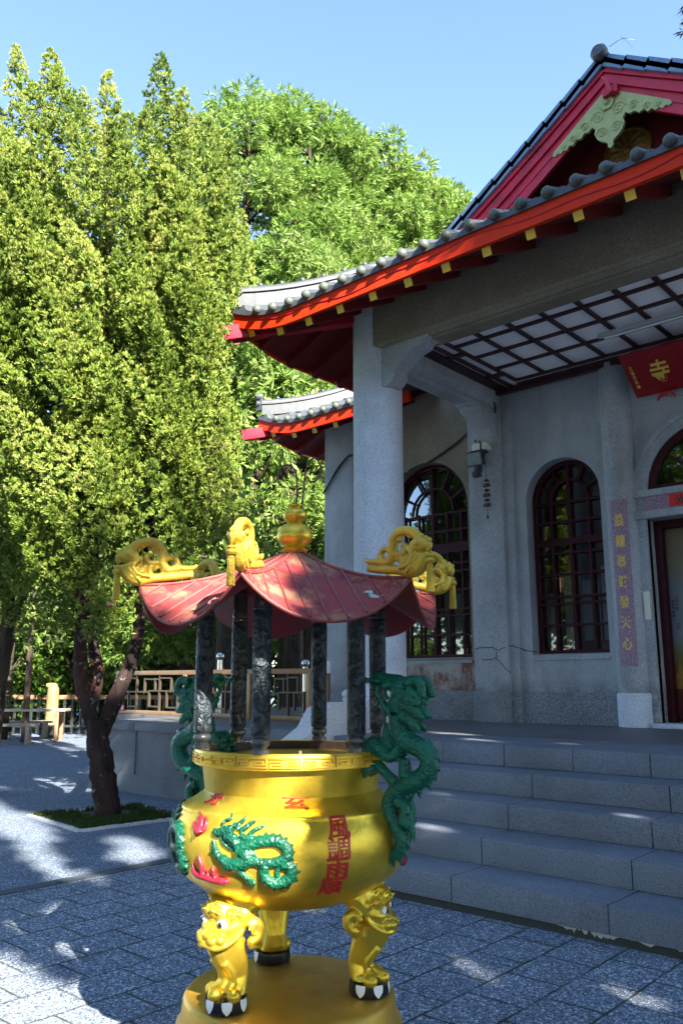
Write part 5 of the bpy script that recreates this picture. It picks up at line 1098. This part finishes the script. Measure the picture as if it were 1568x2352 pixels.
for i, (x0, y0, x1, y1) in enumerate(((240, 760, 250, 400), (352, 1150, 420, 900), (365, 1000, 380, 500), (150, 1240, 90, 1000), (335, 1280, 450, 1120))): limb(m, [Q(x0, y0), Q((x0+x1)/2+12, (y0+y1)/2), Q(x1, y1)], .05, .02, seed=20+i)
m.build('trunk', MT['bark'], J, smooth=180)
g = np.random.default_rng(11)
def xr(y): return np.interp(y, [120, 200, 300, 400, 500, 600, 690, 760, 830, 900, 1000, 1080, 1180, 1280, 1360], [400, 420, 480, 545, 590, 622, 560, 520, 540, 570, 592, 575, 540, 430, 330])
lean = lambda s=.25: np.array([0, 0, 1.])-rt*s+g.normal(size=3)*.10
def spire(x, y, hpx, rpx, D, l=.1):
    tip = at(x, y, D); hh = hpx*D/F; a = np.array([0, 0, 1.])-rt*l*.5; a = a/np.linalg.norm(a); return (tip-a*hh, a, hh*1.05, rpx*D/F*1.5)
A, Bl = [], []
for (x, y, h, r) in ((250, 176, 210, 26), (370, 135, 260, 34), (381, 214, 150, 20), (420, 212, 170, 22), (300, 268, 120, 20), (498, 300, 150, 17), (528, 330, 150, 17), (478, 285, 140, 20), (455, 272, 160, 24), (345, 250, 130, 30), (262, 330, 130, 36)): A.append(spire(x, y, h, r, D0+g.uniform(-.4, .5)))
for (x, y, h, r) in ((37, 116, 240, 24), (117, 126, 270, 34), (132, 160, 180, 22), (166, 216, 180, 22), (190, 212, 170, 20), (4, 262, 170, 26), (75, 200, 200, 38), (215, 290, 140, 26), (20, 380, 150, 40)): Bl.append(spire(x, y, h, r, D0+.9+g.uniform(-.4, .5), .3))
n = 0
while n < 390:
    y = g.uniform(230, 1390); x = g.uniform(-120, 610)
    xm = xr(y)-22
    ytop = np.interp(x, [-100, 0, 100, 170, 250, 300, 370, 430, 520, 600], [340, 250, 200, 215, 240, 235, 215, 240, 340, 560]); LL = g.uniform(1., 1.7)
    if x > xm or y+90-LL*165 < ytop: continue
    if y > 1180 and g.random() < .30+.35*(y > 1290): continue
    dd = g.uniform(-1.5, 1.3)*math.sqrt(max(.1, 1-((x-250)/420)**2)); 
    tree = A if x+g.uniform(-50, 50) > 190 else Bl
    b = at(x, y+90, D0+dd+(.7 if tree is Bl else 0)); up_ = .95 if y < 900 else .6
    a = np.array([0, 0, up_])-rt*.32-fh*(.35*np.sign(dd))*-.5+g.normal(size=3)*.13+rt*(x-250)/420*.2
    tree.append((b, a, LL, g.uniform(.17, .28))); n += 1
P, N, Tn = puffs_on(A, g, 125, .075, 6); foliage('crown', P, N, .050, MT['juniper'], J, 7, .115, .55, 3, Tn, face=1.2)
P, N = cores(A, g, 60); foliage('inner_sprays', P, N, .085, MT['juniper'], J, 10, .13, .8, 13, np.clip(g.normal(.3, .15, len(P)), 0, 1))  # tint kept darker than the crown's, painting shade inside the plumes
jb2 = at(-30, 1790, 12.6); jb2[2] = 0
J2 = thing('juniper_tree', 'juniper with tall twin spires at the left edge behind the forked trunk', 'tree', jb2)
m = MB(); Q2 = lambda x, y, dd=0.: at(x, y, 12.2+dd)
limb(m, [jb2+np.array([0, 0, -.1]), Q2(-5, 1600), Q2(18, 1450), Q2(25, 1300), Q2(40, 1000), Q2(70, 700), Q2(100, 400)], .12, .05, seed=31, n=14); limb(m, [Q2(18, 1450), Q2(60, 1350), Q2(80, 1200), Q2(60, 1000)], .07, .04, seed=32); limb(m, [Q2(10, 1500), Q2(-40, 1330), Q2(-60, 1100)], .07, .04, seed=33)
m.build('trunk', MT['bark2'], J2, smooth=180)
P, N, Tn = puffs_on(Bl, g, 125, .08, 6); foliage('crown', P, N, .053, MT['juniper'], J2, 7, .115, .55, 4, Tn*.9, face=1.2)
P, N = cores(Bl, g, 60); foliage('inner_sprays', P, N, .09, MT['juniper'], J2, 10, .13, .8, 14, np.clip(g.normal(.3, .15, len(P)), 0, 1))  # same darker tint, inner shade put into the colour
# cedars behind
def cedar(label, x, D, ytop, rpx, ybot, seed, trunk=None, name='cedar_tree', mat='cedar', dens=1., lsz=.21):
    g = np.random.default_rng(seed); b = at(x, 1600, D); b[2] = 0; top = at(x, ytop, D)[2]; bot = at(x, ybot, D)[2]; r = rpx*D/F
    t = thing(name, label, 'tree', b, 'tall trees behind the terrace')
    m = MB(); limb(m, [b+np.array([0, 0, -.2]), b+[.1, .1, top*.25], b+[-.1, .1, top*.5], b+[.05, -.1, top*.75], b+[0, 0, top*.97]], .32*D/22, .05, seed=seed, n=14)
    cl = []; nl = int(92*dens)
    for i in range(nl):
        q = (i+.5)/nl; z = bot+(top-bot)*q**.9; rad = r*np.interp(q, [0, .25, .55, .8, 1.], [.95, 1., .96, .80, .40])*np.sqrt(g.uniform(.2, 1.))
        a = g.uniform(0, 2*math.pi); c = b+np.array([math.cos(a)*rad, math.sin(a)*rad, z]); s = np.interp(q, [0, .5, 1], [.20, .19, .13])*r*g.uniform(.8, 1.25)+.28
        cl.append((c, s)); m.tube([b+np.array([0, 0, max(.5, z-rad*.25)]), c], [.05, .02], 6)
    m.build('trunk', MT['bark2'], t, smooth=180)
    Ps, Ns, Ts = [], [], []
    for c, s in cl:
        k = int(115*(s/.8)**2)+20; w = unit(g.normal(size=(k, 3))*np.array([1, 1, .8])); rr = s*g.uniform(.5, 1.05, k)
        pp = c+w*rr[:, None]*np.array([1, 1, .72]); tt = np.clip(g.normal(.5, .13)+g.normal(size=k)*.15, 0, 1)
        Ps.append(pp); Ns.append(w+np.array([0, 0, -.05])); Ts.append(tt)
    foliage('crown', np.concatenate(Ps), np.concatenate(Ns), lsz*D/22, MT[mat], t, 11, .085, .9, seed, np.concatenate(Ts), droop=.10, face=.8)
    return t
cedar('tall bright cedar rising highest, directly right of the junipers', 540, 21.5, 232, 185, 1060, 41)
cedar('broad bright cedar crown just left of the porch roof end', 700, 22.5, 255, 185, 1080, 42)
cedar('smaller bluish cedar top standing left of the gable', 872, 24., 330, 135, 900, 43, dens=.8)
cedar('low cedar crown nearest the gable rake of the temple', 990, 25.5, 405, 150, 900, 44, dens=.85)
cedar('lower cedar filling the gap beneath the taller cedar crowns', 660, 20.5, 560, 190, 1330, 45, dens=1.3)
cedar('far cedar seen in the gap left of the corner pier', 720, 27., 900, 150, 1500, 46, dens=.9)
cedar('far cedar between the forked trunk and the burner roof', 420, 26., 900, 200, 1500, 47, dens=.9)
for i, (x, D, yt) in enumerate(((30, 33., 1010), (150, 34., 960), (270, 33., 980), (370, 35., 940), (-90, 32., 1000))):
    cedar(('dark far tree behind the benches at the left edge', 'dark far tree behind the picnic table', 'dark far tree between the limbs of the forked trunk', 'dark far tree above the left end of the railing', 'dark far tree cut off by the left edge')[i], x, D, yt, 120, 1590, 480+i, mat='darkleaf' if i != 1 else 'broad', dens=.8, lsz=.30)
# bare dark trunks of the grove
gg = np.random.default_rng(5)
for i, (x, D, r, lean_, lab) in enumerate(((508, 19.5, .24, .10, 'dark cedar trunk seen between the golden roof ornaments'), (478, 21., .20, -.14, 'slanting dark trunk left of the front roof ornament'), (575, 20.5, .19, .05, 'pale barked trunk close to the front roof ornament'), (648, 22., .17, .02, 'slim dark trunk near the wire antennas'), (62, 23., .10, -.03, 'mossy dark trunk second from the left edge'), (14, 24., .13, .02, 'thick dark trunk at the left edge'), (160, 27.5, .09, .12, 'thinnest leaning trunk beside the forked trunk'))):
    b = at(x, 1620, D); b[2] = 0; m = MB(); hh = 11. if x > 300 else 9.
    limb(m, [b-[0, 0, .2], b+rt*lean_*.3*hh*.3+[0, 0, hh*.3], b+rt*lean_*hh*.6+[0, 0, hh*.6], b+rt*lean_*hh+[0, 0, hh]], r, r*.4, seed=60+i)
    for q in range(10):
        z = gg.uniform(1.6, hh*.9); d = gg.normal(size=3); d[2] = abs(d[2])*.4+.1; d /= np.linalg.norm(d); p0 = b+rt*lean_*z+[0, 0, z]; l_ = gg.uniform(1., 2.6)
        m.tube([p0, p0+d*l_*.5+[0, 0, .1], p0+d*l_], [r*.22, r*.14, .012], 6, sub=3)
    tb = thing('grove_tree', lab, 'tree', b, 'trunks of the grove'); m.build('trunk', MT['bark2'], tb, smooth=180)
    k = 26; Ps = b+rt*lean_*6+np.stack([gg.normal(size=k)*1.5, gg.normal(size=k)*1.5, gg.uniform(2.3 if x < 300 else 4., hh, k)], 1)
    PP = np.repeat(Ps, 22, 0)+gg.normal(size=(k*22, 3))*.32
    foliage('crown', PP, gg.normal(size=(len(PP), 3))+[0, 0, .2], .26, MT['darkleaf' if i % 2 else 'cedar'], tb, 6, .13, .9, 70+i)
# broadleaf shrubs behind the fence and rail
SH = [(30, 27.5, 3.2, 1.5), (95, 29, 3.8, 1.6), (150, 28, 3.0, 1.4), (215, 29, 4.2, 1.7), (290, 30, 3.6, 1.7), (360, 28, 3.2, 1.5), (430, 29.5, 4.4, 1.9), (520, 29, 3.6, 1.6), (590, 30, 4.6, 1.9), (660, 28.5, 4.0, 1.7), (725, 30, 4.8, 1.9), (-60, 29, 3.6, 1.8)]
labs = ['bright broadleaf shrub behind the benches at the left edge', 'tall glossy shrub behind the picnic table', 'low shrub behind the yellow post', 'shrub glimpsed just left of the forked trunk', 'shrub between the two limbs of the forked trunk', 'dark shrub behind the left end of the railing', 'tall shrub behind the railing left of the burner posts', 'shrub behind the burner, left of the front post', 'large shrub behind the railing between the burner posts', 'shrub behind the right half of the railing', 'tall shrub beside the corner pier', 'shrub cut off by the left edge of the photo']
for i, (x, D, h, r) in enumerate(SH):
    g = np.random.default_rng(100+i); b = at(x, 1600, D); b[2] = 0; t = thing('shrub', labs[i], 'shrub', b, 'shrubs behind the yard')
    m = MB()
    for q in range(6): d = g.normal(size=3)*.45; d[2] = 1; limb(m, [b, b+d*h*.4, b+d*h*.75], .05, .015, seed=q, n=6)
    m.build('stem', MT['bark2'], t, smooth=180)
    k = 46; c = b+np.stack([g.normal(size=k)*r*.55, g.normal(size=k)*r*.55, g.uniform(.15, 1., k)*h], 1)
    PP = np.repeat(c, 24, 0)+g.normal(size=(k*24, 3))*.26
    foliage('crown', PP, g.normal(size=(len(PP), 3))+[0, 0, .3], .17, MT['broad'], t, 5, .30, 1., 200+i, np.clip(np.repeat(g.normal(.5, .2, k), 24), 0, 1))
# bed with short grass
bc = [at(*p, D0) for p in ()]
bq = np.array([(-9.80, 5.36), (-9.55, 6.72), (-8.28, 6.46), (-8.40, 5.20)])
m = MB(); m.prism([tuple(p) for p in bq], lambda x, y: (x, y, -.02), lambda x, y: (x, y, .006)); structure(m.build('tree_bed', MT['soil'], loc=(-9, 6, 0), smooth=0), 'square bed of dark soil round the forked trunk', 'soil')
m = MB()
for a, b in zip(bq, np.roll(bq, -1, 0)): m.obox((*a, .004), (*b, .004), .09, .05)
structure(m.build('bed_kerb', MT['white_stone'], loc=(-9, 6, 0), bevel=.006), 'pale stone kerb round the square tree bed', 'kerb')
g = np.random.default_rng(9); k = 4200; uv = g.random((k, 2))
pts = (bq[0]*(1-uv[:, :1])*(1-uv[:, 1:])+bq[1]*uv[:, :1]*(1-uv[:, 1:])+bq[2]*uv[:, :1]*uv[:, 1:]+bq[3]*(1-uv[:, :1])*uv[:, 1:])
pts = np.concatenate([pts, np.full((k, 1), .004)], 1); dist = np.linalg.norm(pts[:, :2]-jb[:2], axis=1); pts = pts[(dist > .33) & (g.random(k) < np.clip(dist-.1, .25, 1))]
tag(foliage('grass', pts, np.tile([0, 0, 1.], (len(pts), 1)), .06, MT['grass'], None, 5, .10, .8, 8, loc=(-9, 6, 0)), 'short green grass in the square tree bed', 'grass', kind='stuff')
# ------------------------------------------------------------------ trees outside the frame on the right whose shade falls across the yard
EL, AZ = R(33), R(-21.)
SUN = np.array([math.cos(EL)*math.cos(AZ), math.cos(EL)*math.sin(AZ), math.sin(EL)])
SPOTS = [(-2.8, 4.31, 0, .30, .05), (-2.0, 4.54, 0, .28, .05), (-3.45, 4.3, 0, .26, .045), (-5.6, 3.46, 0, .40, .05), (-4.4, 3.57, 0, .18, .05), (-3.85, 4.14, 0, .25, .06), (-4.35, 4.59, 0, .22, .05), (-2.6, 3.6, 0, .2, .04), (-1.9, 3.9, 0, .2, .05),
    (-5.65, 8.33, 1., .45, .14), (-3.9, 7.72, 1., .22, .06), (-4.8, 7.6, 1., .35, .05), (-4.55, 6.70, .81, .30, .09), (-4.4, 6.28, .617, .28, .07), (-4.2, 5.86, .424, .28, .10), (-3.75, 5.45, .23, .15, .05), (-3.0, 5.5, .23, .12, .05), (-2.6, 6.25, .617, .3, .05),
    (-7.3, 5.15, 0, .8, .13), (-6.9, 4.75, 0, .5, .09), (-7.4, 4.2, 0, 1.0, .12), (-6.4, 4.1, 0, .35, .07), (-9.2, 4.95, 0, 1.4, .25), (-8.2, 3.9, 0, .5, .1), (-10.5, 5.15, 0, 1.5, .3), (-4.8, 1.9, 0, .9, .75), (-4.0, 2.1, 0, .7, .75), (-3.6, 1.6, 0, .5, .6), (-8.6, 6.0, 2.1, .3, .45), (-9.3, 6.05, 2.2, .3, .3)]
def lit(P):
    """sun paths to the places the photograph shows in full sun"""
    out = np.zeros(len(P), bool); c, s_ = math.cos(AZ), math.sin(AZ)
    for (x, y, z, ra, rb) in SPOTS:
        q = P-SUN*((P[:, 2]-z)/SUN[2])[:, None]; u = (q[:, 0]-x)*c+(q[:, 1]-y)*s_; v = -(q[:, 0]-x)*s_+(q[:, 1]-y)*c
        out |= (u/(ra+.15))**2+(v/(rb+.09))**2 < 1
    return out
def lit_body(P):
    """sun paths that reach the burner's bowl, roof and front leg"""
    t = ((P-np.array([-2.51, 2.52, 0]))@SUN); Q = P-SUN*t[:, None]   # plane through the burner, perpendicular to the sun
    ey = np.array([-SUN[1], SUN[0], 0]); ey /= np.linalg.norm(ey); ez = np.cross(SUN, ey)
    q = Q-np.array([-2.51, 2.52, 0]); a = q@ey; b = q@ez/ math.cos(EL)
    out = np.zeros(len(P), bool)
    for (ca, cb, ra, rb) in LITB: out |= ((a-ca)/(ra+.10))**2+((b-cb)/(rb+.09))**2 < 1
    return out
LITB = [(-.16, 1.06, .17, .12), (-.34, 1.62, .18, .26), (-.30, .62, .16, .22), (-.36, .95, .10, .14), (-.47, 1.93, .12, .06), (-.22, 1.88, .11, .05), (.05, 1.93, .13, .06), (-.32, 2.03, .16, .03), (.32, 1.95, .13, .06), (-.1, 2.08, .12, .04), (.2, 2.06, .1, .04), (.55, 1.92, .12, .06), (-.6, 2.0, .08, .08), (-.02, 1.3, .08, .05), (-.35, 2.1, .2, .12)]
def shade_tree(label, x, y, h, r, zb, seed, nl=34):
    g = np.random.default_rng(seed); b = np.array([x, y, 0.]); t = thing('shade_tree', label, 'tree', b, 'trees right of the yard')
    m = MB(); limb(m, [b-[0, 0, .2], b+[.1, 0, h*.35], b+[-.1, .1, h*.7], b+[0, 0, h*.95]], .28, .06, seed=seed)
    c = []
    for i in range(nl):
        q = g.random(); z = zb+(h-zb)*q; rad = r*math.sqrt(g.random())*np.interp(q, [0, .3, .7, 1], [.8, 1, .8, .25]); a = g.uniform(0, 6.283); c.append(b+np.array([rad*math.cos(a), rad*math.sin(a), z]))
    for p in c:
        sp = np.linspace(b+[0, 0, max(1.5, p[2]-1.2)], p, 7)
        if lit(sp).any() or lit_body(sp).any(): continue
        m.tube([b+[0, 0, max(1.5, p[2]-1.2)], (b+[0, 0, p[2]]+p)/2, p], [.05, .03, .012], 5)
    m.build('trunk', MT['bark2'], t, smooth=180)
    c = np.array(c); k = 150; PP = np.repeat(c, k, 0)+g.normal(size=(len(c)*k, 3))*np.array([.52, .52, .42])
    keep = ~lit(PP) & ~lit_body(PP)  # leaves left out along sun paths, shaping the light spots below
    PP = PP[keep]; foliage('crown', PP, g.normal(size=(len(PP), 3)), .20, MT['broad'], t, 5, .27, 1., seed)
    return t
shade_tree('leafy tree outside the right edge shading the burner', 6.4, -.9, 9., 2.3, 2.4, 301, 80)
shade_tree('leafy tree outside the right edge shading the steps', 8.2, 1.8, 13., 2.6, 2.8, 302, 100)
shade_tree('leafy tree outside the right edge behind the viewer', 6.0, -2.9, 8.0, 2.3, 2.4, 303, 60)
shade_tree('tall leafy tree far right of the yard', 12.0, -2.0, 16.4, 3.8, 4., 304, 150)
shade_tree('tall leafy tree far right beside the temple', 7.4, 5.6, 16.5, 3.0, 3.5, 305, 130)
shade_tree('tall leafy tree far right behind the viewer', 12.5, -5., 12., 3.0, 4., 306, 60)
shade_tree('tallest leafy tree farthest right of the temple', 11.5, 3.2, 14., 3., 4., 307, 80)
for i, (x, y, h) in enumerate(((-17, -9, 13), (-12, -11, 14), (-7, -10, 12), (-2, -11, 14), (3, -9, 13), (8, -8, 12), (-21, -3, 13), (13, -5, 14))):
    shade_tree(('leafy tree far behind the viewer on the left', 'tall tree behind the viewer, second from the left', 'tree behind the viewer, third from the left', 'tall tree directly behind the viewer', 'tree behind the viewer to the right', 'tree behind the viewer, second from the right', 'tree outside the left edge of the yard', 'tree far behind the viewer on the right')[i], x, y, h, 3.2, 2.0, 320+i, 45)
for (x, y, z, r, dist) in ((-6.6, 7.95, 3.4, .75, 17.), (-6.6, 7.95, 2.2, .6, 16.)):  # added unseen fillers, set on the sun ray to block stray light
    b = np.array([x, y, z])+SUN*dist; gnd = np.array([b[0], b[1], 0]); g = np.random.default_rng(int(dist)); t = thing('shade_tree', ('added leaf clump on a stem, out of view, blocking sun from the porch column', 'added leaf clump on a stem, out of view, blocking sun from the column foot')[dist == 16.], 'tree', gnd, 'trees right of the yard')
    m = MB(); limb(m, [gnd-[0, 0, .2], gnd+[.1, 0, b[2]*.5], b], .16, .04, seed=3); m.build('trunk', MT['bark2'], t, smooth=180)
    PP = b+g.normal(size=(1500, 3))*r*.5; foliage('crown', PP, g.normal(size=(1500, 3)), .22, MT['broad'], t, 5, .27, 1., 5)
# branch reaching into the top right corner
g = np.random.default_rng(77); bp_ = at(1640, 20, 9.); tb = thing('overhanging_branch', 'dark needle branch hanging into the top right corner', 'branch', bp_)
m = MB(); limb(m, [bp_+rt*1.2+[0, 0, .6], bp_+rt*.5+[0, 0, .3], bp_, at(1578, 50, 9.)], .05, .012, n=6); m.build('stem', MT['bark2'], tb, smooth=180)
k = 110; PP = at(1592, 45, 9.)+g.normal(size=(k, 3))*np.array([.10, .10, .16])+np.linspace(0, .5, k)[:, None]*rt
foliage('needles', PP, g.normal(size=(k, 3))+[-.3, 0, -.4], .12, MT['darkleaf'], tb, 7, .08, .9, 9)
# ------------------------------------------------------------------ light, sky, camera
W = bpy.data.worlds.new('World'); bpy.context.scene.world = W; W.use_nodes = True; nt = W.node_tree
bg = nt.nodes['Background']; sk = nt.nodes.new('ShaderNodeTexSky'); sk.sky_type = 'NISHITA'; sk.sun_disc = False
sk.sun_elevation = EL; sk.sun_rotation = math.pi/2-AZ; sk.altitude = 800; sk.air_density = 1.0; sk.dust_density = .4; sk.ozone_density = 2.2
nt.links.new(sk.outputs[0], bg.inputs[0]); bg.inputs[1].default_value = .085
sl = bpy.data.lights.new('sun', 'SUN'); sl.energy = 5.; sl.angle = R(.55); sl.color = (1, .93, .82); so = bpy.data.objects.new('sun', sl); C.objects.link(so)
so.rotation_euler = Vector(tuple(-SUN)).to_track_quat('-Z', 'Y').to_euler()
cd = bpy.data.cameras.new('camera'); cd.sensor_fit = 'VERTICAL'; cd.sensor_height = 36; cd.sensor_width = 36; cd.lens = 36*F/2352; cd.clip_end = 2000
co = bpy.data.objects.new('camera', cd); C.objects.link(co); co.location = (0, 0, H); co.rotation_euler = (math.pi/2+PITCH, 0, YAW); bpy.context.scene.camera = co
sc = bpy.context.scene; sc.view_settings.view_transform = 'Standard'; sc.view_settings.look = 'None'; sc.view_settings.gamma = 1; sc.view_settings.exposure = 2.72
sc.cycles.max_bounces = 8; sc.cycles.transparent_max_bounces = 12; sc.cycles.use_denoising = True
